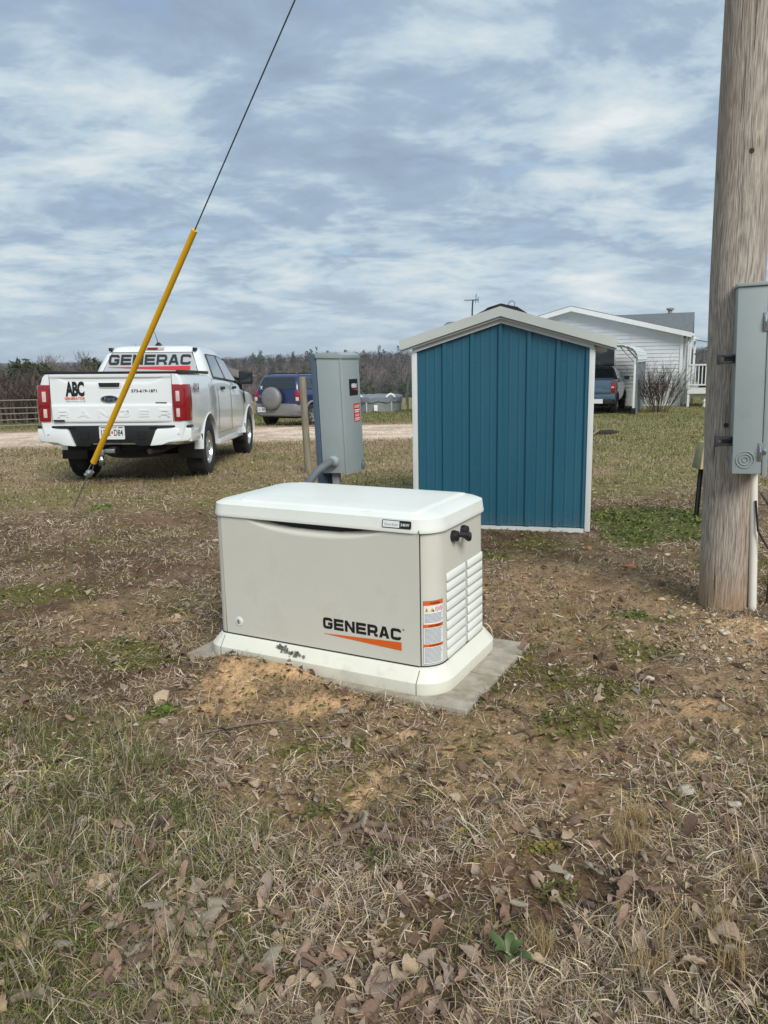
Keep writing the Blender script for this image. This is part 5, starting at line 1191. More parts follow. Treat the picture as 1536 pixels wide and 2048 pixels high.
# ------------------------------------------------------------------ trees
BARK = mat('grey_brown_bark', S(88, 80, 74), .95, 0, .2, 3)
TWIG = mat('bare_twigs', S(124, 114, 106), .95, 0, .2, 2)
CEDAR = mat('cedar_foliage', S(58, 68, 40), .9, 0, .35, 3)
def branch_tree(rng, h, limbs=7, depth=4, spread=.55, fork=(3, 4)):
    """returns (trunk tubes, twig triangles)"""
    tr = B(); tw = []
    def grow(p, d, L, r, lev):
        q = p + d * L
        if lev <= 1: tr.tube([p, p.lerp(q, .5) + Vector((rng.gauss(0, .03 * L), rng.gauss(0, .03 * L), 0)), q], [r, r * .82, r * .62], 5 if lev == 0 else 4, False)
        else:
            s_ = d.cross(Vector((rng.random() - .5, rng.random() - .5, .2))).normalized() * r
            tw.append((p - s_, p + s_, q))
            s_ = d.cross(s_).normalized() * r; tw.append((p - s_, p + s_, q))
        if lev >= depth: return
        for k in range(rng.randint(*fork) + (1 if lev == 0 else 0)):
            a = Vector((rng.gauss(0, 1), rng.gauss(0, 1), rng.gauss(.35, .5))).normalized()
            nd = (d * 1.0 + a * spread * (1.25 if lev == 0 else 1)).normalized(); nd.z = max(nd.z, -.1)
            grow(p.lerp(q, rng.uniform(.55, 1.0)), nd, L * rng.uniform(.52, .78), r * .58, lev + 1)
    grow(Vector((0, 0, -.2)), Vector((rng.gauss(0, .06), rng.gauss(0, .06), 1)).normalized(), h * .38, h * .020, 0)
    return tr, tw
def twig_mesh(name, tw, m, parent):
    v = np.array([[tuple(p) for p in t] for t in tw]).reshape(-1, 3); return fastmesh(name, v, np.arange(len(v)).reshape(-1, 3), m, None, parent)
protos = []
for s_ in range(5):
    rng = random.Random(50 + s_); tr_, tw = branch_tree(rng, 1.0, depth=5, fork=(3, 4)); protos.append((tr_, tw))
first = {}
TREES = [(-33, 64, 7.2), (-30.5, 58, 6.0), (-27.8, 66, 7.4), (-25.2, 60, 6.8), (-27, 53, 5.0), (-23.5, 68, 8.2), (-22.0, 58, 6.6), (-20.2, 64, 7.0), (-18.5, 70, 7.6), (-19.6, 56, 5.6), (-31.5, 72, 8.2), (-24, 75, 8.8), (-36, 60, 7.2)]
where = ['at the far left edge', 'behind the tube gate, left side', 'tallest behind the gate', 'over the gate, slim crown', 'low and wide close behind the gate', 'left of the truck bed, tall', 'above the truck left lamp', 'just left of the truck cab', 'far back beside the truck cab', 'short, near the truck cab', 'far back behind the gate', 'farthest and tallest left of the cab', 'outermost on the left']
for i, (x, y, h_) in enumerate(TREES):
    e_ = empty('bare_tree', (x, y, macro(np.array(x), np.array(y)).item()), (0, 0, random.uniform(0, 6.28))); e_.scale = (h_ * .9, h_ * .9, h_ * .92)
    tag(e_, 'leafless grey tree ' + where[i], 'tree', 'leafless trees behind the gate')
    p = i % 5
    if p not in first:
        t1 = protos[p][0].obj('trunk', BARK, e_, 60); c1 = twig_mesh('crown', protos[p][1], TWIG, e_); first[p] = (t1, c1)
    else:
        for s_ in first[p]: o = s_.copy(); COL.objects.link(o); o.parent = e_
def cedar(name, x, y, h_, w_, label, seed):
    e_ = empty(name, (x, y, macro(np.array(x), np.array(y)).item())); tag(e_, label, 'tree', 'evergreen cedars behind the gate')
    B().tube([(0, 0, -.2), (0, 0, h_ * .8)], [.12, .03], 6).obj('trunk', BARK, e_)
    rng = np.random.default_rng(seed); n = 2600
    t = rng.random(n) ** .8; z = h_ * (.04 + .90 * t); a0_ = rng.random(n) * 6.283; rr = w_ * np.sqrt(np.clip(1 - t ** 1.6, 0, 1)) * np.sqrt(rng.random(n)) * (.75 + .35 * np.sin(a0_ * 3 + t * 9 + seed) + .2 * np.sin(a0_ * 5 - t * 17)) + .10; z = z + .10 * h_ * np.sin(a0_ * 2 + seed) * (t > .6)
    a = a0_; c = np.stack([rr * np.cos(a), rr * np.sin(a), z], 1)
    d1 = rng.normal(0, .13, (n, 3)); d2 = rng.normal(0, .13, (n, 3)); v = np.stack([c, c + d1, c + d2 + [0, 0, .08]], 1).reshape(-1, 3)
    fastmesh('crown', v, np.arange(3 * n).reshape(-1, 3), CEDAR, None, e_)
for i, (x, y, h_, w_) in enumerate(((-25.6, 56, 3.7, 2.6), (-22.8, 62, 4.1, 1.9), (-24.0, 55.5, 3.3, 2.2), (-20.6, 60, 3.9, 1.5), (-30.0, 60, 3.6, 2.4))):
    cedar('cedar_tree', x, y, h_, w_, ['broad dark green cedar tree above the gate end', 'dark green cedar tree over the truck bed corner', 'squat green cedar tree beside the broad cedar', 'narrow dark cedar tree touching the truck cab outline', 'green cedar tree at the left edge'][i], i)

# undergrowth behind the gate and the far woods read as one mass each
def thicket(name, n, xr, yr, hmin, hmax, wdt, col, seed, per=9, cond=None, spread=.35):
    rng = np.random.default_rng(seed)
    y = rng.uniform(yr[0], yr[1], n); x = xr(rng.random(n), y); 
    if cond is not None: k = cond(x, y); x, y = x[k], y[k]
    n = len(x); z = macro(x, y); h_ = rng.uniform(hmin, hmax, n)
    P0 = np.repeat(np.stack([x, y, z], 1), per, 0); H = np.repeat(h_, per); N = n * per
    lev = np.tile(np.arange(per), n); isT = lev == 0
    t0 = np.where(isT, 0, rng.uniform(.15, .75, N)); a = rng.random(N) * 2 * np.pi; out = np.where(isT, .06, rng.uniform(.10, spread, N)); L = np.where(isT, .8, rng.uniform(.2, .45, N))
    base = P0 + np.stack([out * .25 * H * np.cos(a) * (~isT), out * .25 * H * np.sin(a) * (~isT), t0 * H], 1)
    tip = base + np.stack([out * H * np.cos(a), out * H * np.sin(a), L * H * np.where(isT, .8, .75)], 1)
    b2 = rng.random(N) * np.pi; ww = np.where(isT, wdt * 1.6, wdt) * rng.uniform(.6, 1.3, N)
    s_ = np.stack([np.cos(b2) * ww, np.sin(b2) * ww, 0 * ww], 1)
    v = np.stack([base - s_, base + s_, tip], 1).reshape(-1, 3)
    shade = np.repeat(rng.uniform(.8, 1.2, N), 3)[:, None]; cc = np.array(S(*col)[:3])[None] * shade
    return fastmesh(name, v, np.arange(len(v)).reshape(-1, 3), attr_mat(name + '_mat', 'Col', .95, 0, .15, .5), cc)
o = thicket('thicket', 6000, lambda u, y: -y * .80 + u * y * .56, (33, 62), 1.2, 2.8, .030, (84, 74, 66), 4, 9); tag(o, 'dense brown brush filling the ground behind the gate', 'brush', kind='stuff')
o = thicket('woodland', 13000, lambda u, y: -y * .62 + u * y * 1.2, (170, 460), 2.4, 4.6, .11, (78, 71, 68), 8, 13, None, .5); tag(o, 'far grey brown winter woodland covering the hillside', 'woodland', kind='stuff')
rng = np.random.default_rng(12); n = 90
yy = np.concatenate([rng.uniform(210, 260, 50), rng.uniform(300, 420, 40)]); xx = np.concatenate([rng.uniform(-8, 12, 50) * yy[:50] / 230, rng.uniform(-70, 20, 40)])
vv = []
for x, y in zip(xx, yy):
    z = macro(np.array(x), np.array(y)).item(); h_ = rng.uniform(4, 7.5); k = 70
    t = rng.random(k); r_ = 1.8 * (1 - t) * np.sqrt(rng.random(k)) + .2; a = rng.random(k) * 6.28
    c = np.stack([x + r_ * np.cos(a), y + r_ * np.sin(a), z + h_ * t], 1); vv.append(np.stack([c, c + rng.normal(0, .5, (k, 3)), c + rng.normal(0, .5, (k, 3))], 1).reshape(-1, 3))
vv = np.concatenate(vv); o = fastmesh('evergreen_patches', vv, np.arange(len(vv)).reshape(-1, 3), CEDAR); tag(o, 'dark evergreen patches within the far winter woodland', 'woodland', kind='stuff')
# bare shrub by the house
e_ = empty('bare_shrub', (10.35, 28.9, gz(10.35, 28.9))); tag(e_, 'leafless many stemmed shrub in front of the house wall', 'shrub')
rng = random.Random(21); tr_ = B(); tw = []
for k in range(44):
    a = rng.random() * 6.28; sp4 = rng.random() ** .7; p = Vector((.28 * sp4 * math.cos(a), .28 * sp4 * math.sin(a), -.05)); d = Vector((.62 * sp4 * math.cos(a), .62 * sp4 * math.sin(a), 1)).normalized(); L = rng.uniform(.9, 1.35)
    q = p + d * L; tr_.tube([p, p.lerp(q, .5) + Vector((rng.gauss(0, .03), rng.gauss(0, .03), 0)), q], [.010, .008, .005], 4, False)
    for j in range(9):
        b0 = p.lerp(q, rng.uniform(.3, 1)); nd = (d + Vector((rng.gauss(0, .32), rng.gauss(0, .32), rng.gauss(.1, .2)))).normalized(); l2 = rng.uniform(.4, .95); e2 = b0 + nd * l2
        for r0 in (.0065,):
            s_ = nd.cross(Vector((rng.random() - .5, rng.random() - .5, .3))).normalized() * r0; tw += [(b0 - s_, b0 + s_, e2), (b0 - nd.cross(s_), b0 + nd.cross(s_), e2)]
        for j2 in range(4):
            b1 = b0.lerp(e2, rng.uniform(.3, 1)); n2 = (nd + Vector((rng.gauss(0, .5), rng.gauss(0, .5), rng.gauss(.1, .3)))).normalized(); s_ = n2.cross(Vector((.3, .2, .4))).normalized() * .0045; tw.append((b1 - s_, b1 + s_, b1 + n2 * rng.uniform(.2, .45)))
SHR = mat('shrub_bark', S(86, 72, 66), .95, 0, .2, 8)
tr_.obj('stems', SHR, e_, 60); twig_mesh('twigs', tw, SHR, e_)
# ------------------------------------------------------------------ ground cover
rng = np.random.default_rng(77)
def blocked(x, y):
    lx, ly = gen_local(x, y); b = (np.abs(lx) < .62) & (np.abs(ly) < .38)
    b |= (np.abs(lx) < .73) & (np.abs(ly) < .415) & (rng.random(x.shape) < .93) & ~((lx < .05) & (ly < -.33))
    dx, dy = x - .972, y - 6.335; c, s_ = math.cos(R(-14.6)), math.sin(R(-14.6)); sx, sy = dx * c + dy * s_, -dx * s_ + dy * c
    b |= (np.abs(sx) < .74) & (sy > -.03) & (sy < 1.63)
    b |= np.hypot(x - PX, y - PY) < .145
    return b
def sample_cone(n, r0, r1, p, amax=34):
    u = rng.random(n); r = (r0 ** p + u * (r1 ** p - r0 ** p)) ** (1 / p); a = np.radians(rng.uniform(-amax, amax, n)); return r * np.sin(a), r * np.cos(a)
def blades(name, x, y, length, width, lean, col, segs, m, lab, curl=.5, droop=None, heading=None):
    n = len(x); z = zf(x, y); hd = rng.random(n) * 2 * np.pi if heading is None else heading
    t = np.linspace(0, 1, segs + 1); D = np.stack([np.cos(hd), np.sin(hd)], 1); Pn = np.stack([-np.sin(hd), np.cos(hd)], 1)
    th0 = lean[:, None] + (t[None, :] - .5) * (curl * rng.uniform(.2, 1.5, n))[:, None]      # angle from vertical along the blade
    dl = length[:, None] / segs
    hx = np.concatenate([np.zeros((n, 1)), np.cumsum(np.sin(th0[:, :-1]) * dl, 1)], 1); hz_ = np.concatenate([np.zeros((n, 1)), np.cumsum(np.cos(th0[:, :-1]) * dl, 1)], 1)
    side = (rng.normal(0, .12, n) * length)[:, None] * t[None, :] ** 2
    cx_ = x[:, None] + D[:, :1] * hx + Pn[:, :1] * side; cy_ = y[:, None] + D[:, 1:] * hx + Pn[:, 1:] * side
    z0 = z[:, None] + np.maximum(hz_, .001 + .004 * rng.random((n, 1))) - .003 * (1 - t[None, :])
    w_ = width[:, None] * (1 - t[None, :] ** 2 * .85) * .5; tl = rng.normal(0, .5, n)[:, None]
    L = np.stack([cx_ + Pn[:, :1] * w_, cy_ + Pn[:, 1:] * w_, z0 + w_ * tl], -1); Rr = np.stack([cx_ - Pn[:, :1] * w_, cy_ - Pn[:, 1:] * w_, z0 - w_ * tl], -1)
    v = np.stack([L, Rr], 2).reshape(n, -1, 3); k = 2 * (segs + 1); base = (np.arange(n) * k)[:, None]
    tri = []
    for i in range(segs): tri += [[2 * i, 2 * i + 1, 2 * i + 3], [2 * i, 2 * i + 3, 2 * i + 2]]
    tri = (base[:, None, :] + np.array(tri)[None]).reshape(-1, 3)
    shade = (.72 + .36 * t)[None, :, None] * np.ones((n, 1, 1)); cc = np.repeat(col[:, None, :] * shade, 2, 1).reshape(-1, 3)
    o = fastmesh(name, v.reshape(-1, 3), tri, m, cc); tag(o, *lab, kind='stuff'); return o
BLM = attr_mat('dry_blades', 'Col', .9, .22, .12, 30)
DRY = np.array([lin(216, 200, 174), lin(186, 168, 144), lin(152, 134, 115), lin(112, 94, 80), lin(188, 180, 168), lin(200, 176, 132)])
GRN = np.array([lin(112, 124, 60), lin(144, 148, 84), lin(92, 110, 50), lin(168, 164, 104), lin(76, 98, 44)])
# flattened dead thatch over the whole yard
x, y = sample_cone(620000, 1.15, 21, .42)
k = masks(x, y); cl1 = fbm(x, y, 3.2, 4, 201); cl2 = fbm(x, y, 13, 3, 231); dens = np.clip((.16 + 1.15 * sstep(.36, .60, cl1)) * (.35 + 1.0 * sstep(.36, .60, cl2)), 0, 1)
dens *= (1 - .93 * k['dirt']) * (1 - .60 * k['red']) * (1 - .92 * k['clov']) * (1 - .97 * k['drive']) * (1 - .55 * k['moss'])
dens *= (1 - .45 * k['bare']) * (1 - .75 * g2(x, y, -.50, 1.66, .20, .15))
keep = (rng.random(len(x)) < dens) & ~blocked(x, y); x, y = x[keep], y[keep]
n = len(x); r = np.hypot(x, y); k = masks(x, y)
gm_ = np.clip(.06 + .5 * k['lawn'] + .35 * k['moss'] + .30 * k['grassy'], 0, .85); isg = rng.random(n) < gm_
col = np.where(isg[:, None], GRN[rng.integers(0, len(GRN), n)] * .9, DRY[rng.choice(len(DRY), n, p=[.13, .24, .26, .19, .12, .06])]) * rng.uniform(.74, 1.36, n)[:, None] * (.78 + .56 * fbm(x, y, 2.3, 3, 251))[:, None] * np.array([1.02, 1.0, .97])
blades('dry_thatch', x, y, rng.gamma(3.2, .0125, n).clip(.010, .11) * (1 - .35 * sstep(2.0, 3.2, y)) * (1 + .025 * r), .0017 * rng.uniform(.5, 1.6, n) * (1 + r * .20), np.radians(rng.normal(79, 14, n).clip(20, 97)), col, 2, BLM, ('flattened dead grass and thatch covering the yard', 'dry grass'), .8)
# short lawn further off
x, y = sample_cone(120000, 9, 46, .9, 34); k = masks(x, y); keep = (rng.random(len(x)) < (.35 + .65 * k['lawn']) * (1 - k['drive'])) & ~blocked(x, y); x, y = x[keep], y[keep]; n = len(x); r = np.hypot(x, y)
tn = fbm(x, y, .8, 3, 301); isg = rng.random(n) < np.clip(.15 + .75 * masks(x, y)['lawn'], 0, .8)
col = np.where(isg[:, None], GRN[rng.integers(0, len(GRN), n)], DRY[rng.integers(0, len(DRY), n)] * .85) * (rng.uniform(.6, 1.0, n) * (.7 + .6 * tn))[:, None]
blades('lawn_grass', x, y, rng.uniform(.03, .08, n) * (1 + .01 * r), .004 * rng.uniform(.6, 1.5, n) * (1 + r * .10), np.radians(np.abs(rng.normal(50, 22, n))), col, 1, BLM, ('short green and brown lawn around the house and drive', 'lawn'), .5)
# taller green and straw grass at the lower left
cx0, cy0 = [], []
NC = 150
while len(cx0) < NC:
    a, b_ = sample_cone(400, 1.2, 3.2, .9, 34); kk = masks(a, b_)
    ok = (rng.random(400) < (.9 * kk['grassy'] + .015) * (1 - .92 * g2(a, b_, -.50, 1.66, .22, .16))) & ~blocked(a, b_) & (kk['dirt'] < .3); cx0 += list(a[ok]); cy0 += list(b_[ok])
cx0, cy0 = np.array(cx0[:NC]), np.array(cy0[:NC]); per = 44
x = np.repeat(cx0, per) + rng.normal(0, .026, NC * per); y = np.repeat(cy0, per) + rng.normal(0, .026, NC * per); n = len(x)
isg = rng.random(n) < np.repeat(rng.uniform(.1, .95, NC), per); tone = np.repeat(rng.uniform(.75, 1.2, NC), per)
col = np.where(isg[:, None], GRN[rng.integers(0, len(GRN), n)], DRY[rng.integers(0, len(DRY), n)]) * tone[:, None] * rng.uniform(.8, 1.15, n)[:, None]
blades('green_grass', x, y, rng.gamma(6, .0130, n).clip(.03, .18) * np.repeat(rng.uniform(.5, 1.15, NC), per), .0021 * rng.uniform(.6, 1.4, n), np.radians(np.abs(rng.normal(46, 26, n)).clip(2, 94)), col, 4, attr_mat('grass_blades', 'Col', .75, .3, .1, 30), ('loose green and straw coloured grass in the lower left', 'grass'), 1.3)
# golden tufts at the lower right
GOLD = [(.67, 1.97, .05), (.74, 2.08, .035), (1.02, 4.06, .06), (.82, 3.79, .045), (.68, 1.63, .06), (.8, 1.65, .05), (.77, 1.52, .045), (.57, 1.5, .05), (.97, 1.85, .04), (.35, 1.59, .03)]
GW_ = ['on the open dirt right of centre', 'just behind another golden tuft', 'beside the shed side of the slabs', 'by the corner of the concrete slab', 'in the lower right corner, wide', 'right of the wide corner tuft', 'at the bottom right edge', 'at the bottom, right of the green weed', 'at the right edge, small', 'beside the green weed, thin']
gmt = attr_mat('gold_blades', 'Col', .8, .3, .1, 30)
for i, (gx_, gy_, gr) in enumerate(GOLD):
    n = 150; x = gx_ + rng.normal(0, gr * .5, n); y = gy_ + rng.normal(0, gr * .5, n)
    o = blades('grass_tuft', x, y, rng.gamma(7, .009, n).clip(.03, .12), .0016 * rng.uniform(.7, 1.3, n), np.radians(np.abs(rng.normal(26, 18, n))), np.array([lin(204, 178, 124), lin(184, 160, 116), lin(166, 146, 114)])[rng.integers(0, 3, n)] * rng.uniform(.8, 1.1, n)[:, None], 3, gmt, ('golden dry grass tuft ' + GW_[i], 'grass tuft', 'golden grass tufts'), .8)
    o['kind'] = 'thing'
# clover and low green plants
def leaflets(name, x, y, size, hgt, col, m, parent=None):
    n = len(x); z = zf(x, y) + hgt; a = rng.random(n) * 6.28; K = 6; tx, ty = rng.normal(0, .45, n), rng.normal(0, .45, n)
    ang_ = np.linspace(0, 2 * np.pi, K, endpoint=False); vv = [np.stack([x, y, z], 1)]
    for q in ang_:
        rr = size * (1 + .25 * np.cos(q * 2)); dx, dy = rr * np.cos(q + a), rr * np.sin(q + a); vv.append(np.stack([x + dx, y + dy, z + dx * tx + dy * ty], 1))
    v = np.stack(vv, 1).reshape(-1, 3); base = (np.arange(n) * (K + 1))[:, None, None]
    tri = (base + np.array([[0, i + 1, (i + 1) % K + 1] for i in range(K)])[None]).reshape(-1, 3)
    return fastmesh(name, v, tri, m, np.repeat(col, K + 1, 0), parent)
CLM = attr_mat('clover_leaf', 'Col', .6, .25, .1, 40)
xs, ys = sample_cone(150000, 2.6, 9.0, .6, 32); k = masks(xs, ys)['clov']; ok = (rng.random(len(xs)) < k * (.2 + .5 * sstep(.4, .6, fbm(xs, ys, 5, 3, 401)))) & ~blocked(xs, ys); xs, ys = xs[ok][:22000], ys[ok][:22000]; n = len(xs)
cl_ = np.array([lin(88, 106, 44), lin(112, 126, 58), lin(70, 88, 38), lin(140, 144, 80)])[rng.integers(0, 4, n)] * rng.uniform(.75, 1.15, n)[:, None]
o = leaflets('clover', xs, ys, rng.uniform(.005, .010, n) * (1 + .05 * ys), rng.uniform(.004, .035, n), cl_, CLM); tag(o, 'low bright green clover spreading beside the shed', 'clover', kind='stuff')
xs, ys = sample_cone(90000, 1.5, 9.0, .6, 34); k = masks(xs, ys); ok = (rng.random(len(xs)) < k['moss'] * .55 + .012 + .10 * sstep(.5, .7, fbm(xs, ys, 3.0, 4, 241)) + .05 * k['bare']) & ~blocked(xs, ys); xs, ys = xs[ok][:20000], ys[ok][:20000]; n = len(xs)
cl_ = np.array([lin(112, 112, 52), lin(92, 98, 46), lin(136, 128, 70)])[rng.integers(0, 3, n)] * rng.uniform(.75, 1.15, n)[:, None]
o = leaflets('moss_sprigs', xs, ys, rng.uniform(.003, .007, n) * (1 + .06 * ys), rng.uniform(.002, .016, n), cl_, CLM); tag(o, 'sparse yellow green moss and seedlings between the dry grass', 'moss', kind='stuff')
WEED = [(.43, 1.97, .045), (.43, 1.8, .06), (.13, 2.27, .045), (.23, 2.05, .045), (-.01, 1.97, .06), (-.22, 2.2, .05), (.89, 2.21, .09), (-.14, 2.61, .06)]
WW = ['yellow green weed patch right of centre foreground', 'green weed patch with a white pebble at its edge', 'yellow leaved weed patch on the bare dirt', 'reddish yellow weed patch below the bare dirt', 'green weed patch among thatch near the centre', 'small dark green weed patch left of the bare dirt', 'wide green weed patch around the white stone', 'thin green weed patch in front of the dirt']
for i, (a, b_, s_) in enumerate(WEED):
    n = 150; x = a + rng.normal(0, s_ * .7, n); y = b_ + rng.normal(0, s_ * .5, n)
    pal = np.array([lin(136, 132, 66), lin(156, 132, 72), lin(106, 110, 54)]) if i in (0, 2, 3) else np.array([lin(80, 92, 44), lin(102, 110, 56), lin(124, 122, 66)])
    o = leaflets('weed_patch', x, y, rng.uniform(.003, .0065, n), rng.uniform(.002, .014, n), pal[rng.integers(0, 3, n)] * rng.uniform(.8, 1.1, n)[:, None], CLM); tag(o, WW[i], 'weed', kind='stuff')
# broad leaved plant at the bottom
bw = empty('broadleaf_weed', (.27, 1.56, gz(.27, 1.56))); tag(bw, 'broad leaved dark green weed at the bottom edge', 'weed')
LFM = mat('dark_green_leaf', S(72, 90, 44), .5, 0, .15, 40)
for k_ in range(6):
    a = k_ * 1.05 + .3; L = .036 + .014 * (k_ % 3); v = []; f = []
    for i in range(6):
        t = i / 5; w_ = .011 * math.sin(math.pi * min(1, t * .9 + .08)) + .001; rr = L * t; zz_ = .012 + .035 * math.sin(t * 2.2)
        for s_ in (-1, 0, 1): v.append((rr * math.cos(a) - s_ * w_ * math.sin(a), rr * math.sin(a) + s_ * w_ * math.cos(a), zz_ + .005 * abs(s_)))
    for i in range(5):
        for j in range(2): q = i * 3 + j; f.append((q, q + 1, q + 4, q + 3))
    mk('leaf', v, f, LFM, bw, 180)
# ---- fallen leaves, each its own
LM = [mat('leaf_' + nm, S(*c), .8, 0, .25, 45, .4, 130, stretch=(1, .25, 1)) for nm, c in (('taupe', (150, 131, 115)), ('brown', (152, 126, 106)), ('grey', (148, 137, 120)), ('tan', (176, 153, 126)), ('dark_brown', (102, 84, 71)), ('umber', (128, 103, 86)))]
variants = []
for vi in range(12):
    rg = random.Random(300 + vi); v = []; f = []; nl, nw = 16, 6; cu, tw_, bend = rg.uniform(2.5, 9.0), rg.uniform(-2.2, 2.2), rg.uniform(-1.6, 2.6); asp = rg.uniform(.44, .70); skew = rg.uniform(-.4, .4)
    ph1, ph2 = rg.random() * 6, rg.random() * 6; tear = rg.uniform(.2, .9)
    for i in range(nl + 1):
        t = i / nl; w0 = asp * .5 * (math.sin(math.pi * t ** .8) ** .7) + .003
        for j in range(nw + 1):
            s_ = (j / nw - .5) * 2; w_ = w0 * (1 + .10 * math.sin(t * 40 + ph1) + .16 * math.sin(t * 9 + ph2 + s_) - (.55 if (s_ > .6 and abs(t - tear) < .06) else 0))
            xx_ = s_ * w_ + skew * (t - .5) ** 2; yy_ = t - .5
            a = cu * xx_ * (1 + .5 * math.sin(3 * t + ph1)); X_ = math.sin(a) / cu; Z_ = (1 - math.cos(a)) / cu          # rolled across
            Z_ += .016 * math.sin((t - .28 * abs(s_)) * 46) * min(1, abs(s_) * 2) + .03 * math.sin(5 * s_ + 7 * t + ph2)            # ribbed by its veins
            th = bend * yy_; Y_ = math.sin(th) / bend if abs(bend) > .1 else yy_; Z2 = Z_ * math.cos(th) + (1 - math.cos(th)) / (bend if abs(bend) > .1 else 9)
            q_ = tw_ * yy_ * .6; v.append((X_ * math.cos(q_) - Z2 * math.sin(q_), Y_, X_ * math.sin(q_) + Z2 * math.cos(q_)))
    for i in range(nl):
        for j in range(nw): q = i * (nw + 1) + j; f.append((q, q + 1, q + nw + 2, q + nw + 1))
    zm = min(p[2] for p in v); v = [(p[0], p[1], p[2] - zm) for p in v]
    k_ = len(v); m0 = v[nw // 2]; v += [(m0[0] - .005, m0[1], m0[2]), (m0[0] + .005, m0[1], m0[2]), (m0[0] + .03, m0[1] - .2, m0[2] + .04)]; f.append((k_, k_ + 1, k_ + 2))
    for mi in range(2):
        me = bpy.data.meshes.new('fallen_leaf'); me.from_pydata(v, [], f); me.polygons.foreach_set('use_smooth', [True] * len(f)); me.materials.append(LM[(vi + mi * 3) % 6]); variants.append(me)
CL = [(-.50, 1.64, .12, .10, 78), (-.62, 1.80, .10, .09, 34), (-.36, 1.52, .11, .09, 28), (-.10, 1.50, .12, .08, 26), (.08, 1.48, .14, .08, 16), (-.75, 1.55, .14, .12, 20), (-.12, 2.08, .10, .05, 9), (-.48, 2.22, .16, .12, 16), (.62, 1.6, .16, .12, 12), (.45, 1.5, .2, .1, 6), (-.95, 2.3, .25, .3, 12), (.75, 1.75, .12, .12, 8), (.6, 2.0, .2, .15, 7), (-1.25, 3.3, .2, .25, 8), (-1.5, 4.1, .25, .3, 8), (-1.7, 5.0, .4, .6, 5)]
lr = random.Random(5); cnt = 0
LW = ['in the leaf pile at the lower left', 'just above the lower left leaf pile', 'right of the lower left leaf pile', 'at the bottom edge left of the green weed', 'at the bottom edge beside the green weed', 'in the grass of the bottom left corner', 'by the grey stick near the centre', 'on the thatch left of the bare dirt', 'in the golden grass at lower right', 'at the bottom edge right of the green weed', 'in the tall grass at the left edge', 'near the right edge among golden tufts', 'on bare soil right of centre', 'left of the generator slab', 'on dry grass left of the generator', 'on dry grass in the left middle distance']
for ci, (a, b_, sx, sy, n) in enumerate(CL):
    for q in range(n):
        x_, y_ = lr.gauss(a, sx), lr.gauss(b_, sy)
        if y_ < 1.28 or blocked(np.array([x_]), np.array([y_]))[0]: continue
        o = bpy.data.objects.new('fallen_leaf', lr.choice(variants)); COL.objects.link(o); s_ = lr.uniform(.042, .086) * (1.0 if y_ < 2.4 else .8)
        o.scale = (s_, s_, s_); o.location = (x_, y_, gz(x_, y_) + lr.uniform(.003, .024)); o.rotation_euler = (lr.gauss(0, .45), lr.gauss(0, .45) + (math.pi if lr.random() < .35 else 0), lr.random() * 6.28)
        if abs(o.rotation_euler[1]) > 1.8: o.location.z += s_ * .25
        tag(o, 'curled dry ' + o.data.materials[0].name[5:].split('.')[0].replace('_', ' ') + ' leaf ' + LW[ci], 'leaf', 'fallen leaves in the grass'); cnt += 1
# the many smaller leaves pressed into the turf, past counting
x, y = sample_cone(2600, 1.2, 5.5, .7, 33); ok = ~blocked(x, y) & (rng.random(len(x)) < np.clip(1.25 - .24 * y, .12, 1)); x, y = x[ok], y[ok]; n = len(x); z = zf(x, y)
u_, w2 = np.meshgrid(np.linspace(-.5, .5, 5), np.linspace(-1, 1, 3), indexing='ij'); u_, w2 = u_.ravel(), w2.ravel()
sz = rng.uniform(.018, .050, n); cu_ = rng.uniform(.2, 1.6, n)[:, None]; ro = rng.random(n)[:, None] * 6.28; bw_ = rng.uniform(-1.2, 1.6, n)[:, None]; ti, tj = rng.normal(0, .45, n)[:, None], rng.normal(0, .45, n)[:, None]
half_w = (.30 * np.sqrt(np.clip(1 - (2 * u_) ** 2, 0.02, 1)))[None] * w2[None] * rng.uniform(.6, 1.2, (n, 1)); lx_, ly_ = half_w, np.repeat(u_[None], n, 0) ; lz_ = cu_ * half_w ** 2 * 3 + bw_ * ly_ ** 2 + rng.normal(0, .03, half_w.shape)
lz_ = lz_ + ti * lx_ + tj * ly_; lz_ = lz_ - lz_.min(1, keepdims=True) * .8
v = np.stack([x[:, None] + sz[:, None] * (lx_ * np.cos(ro) - ly_ * np.sin(ro)), y[:, None] + sz[:, None] * (lx_ * np.sin(ro) + ly_ * np.cos(ro)), z[:, None] + .004 + sz[:, None] * lz_], -1)
tq = []
for i in range(4):
    for j in range(2): q = i * 3 + j; tq += [[q, q + 1, q + 4], [q, q + 4, q + 3]]
tq = ((np.arange(n) * 15)[:, None, None] + np.array(tq)[None]).reshape(-1, 3); cc = np.repeat(np.array([lin(150, 131, 115), lin(168, 146, 126), lin(112, 92, 78), lin(128, 103, 86), lin(150, 137, 118), lin(88, 71, 60)])[rng.integers(0, 6, n)] * rng.uniform(.8, 1.15, n)[:, None], 15, 0)
o = fastmesh('small_leaves', v.reshape(-1, 3), tq, attr_mat('small_leaf', 'Col', .85, .1, .2, 120), cc, smooth=True); tag(o, 'small crumpled brown leaves strewn through the turf', 'leaves', kind='stuff')
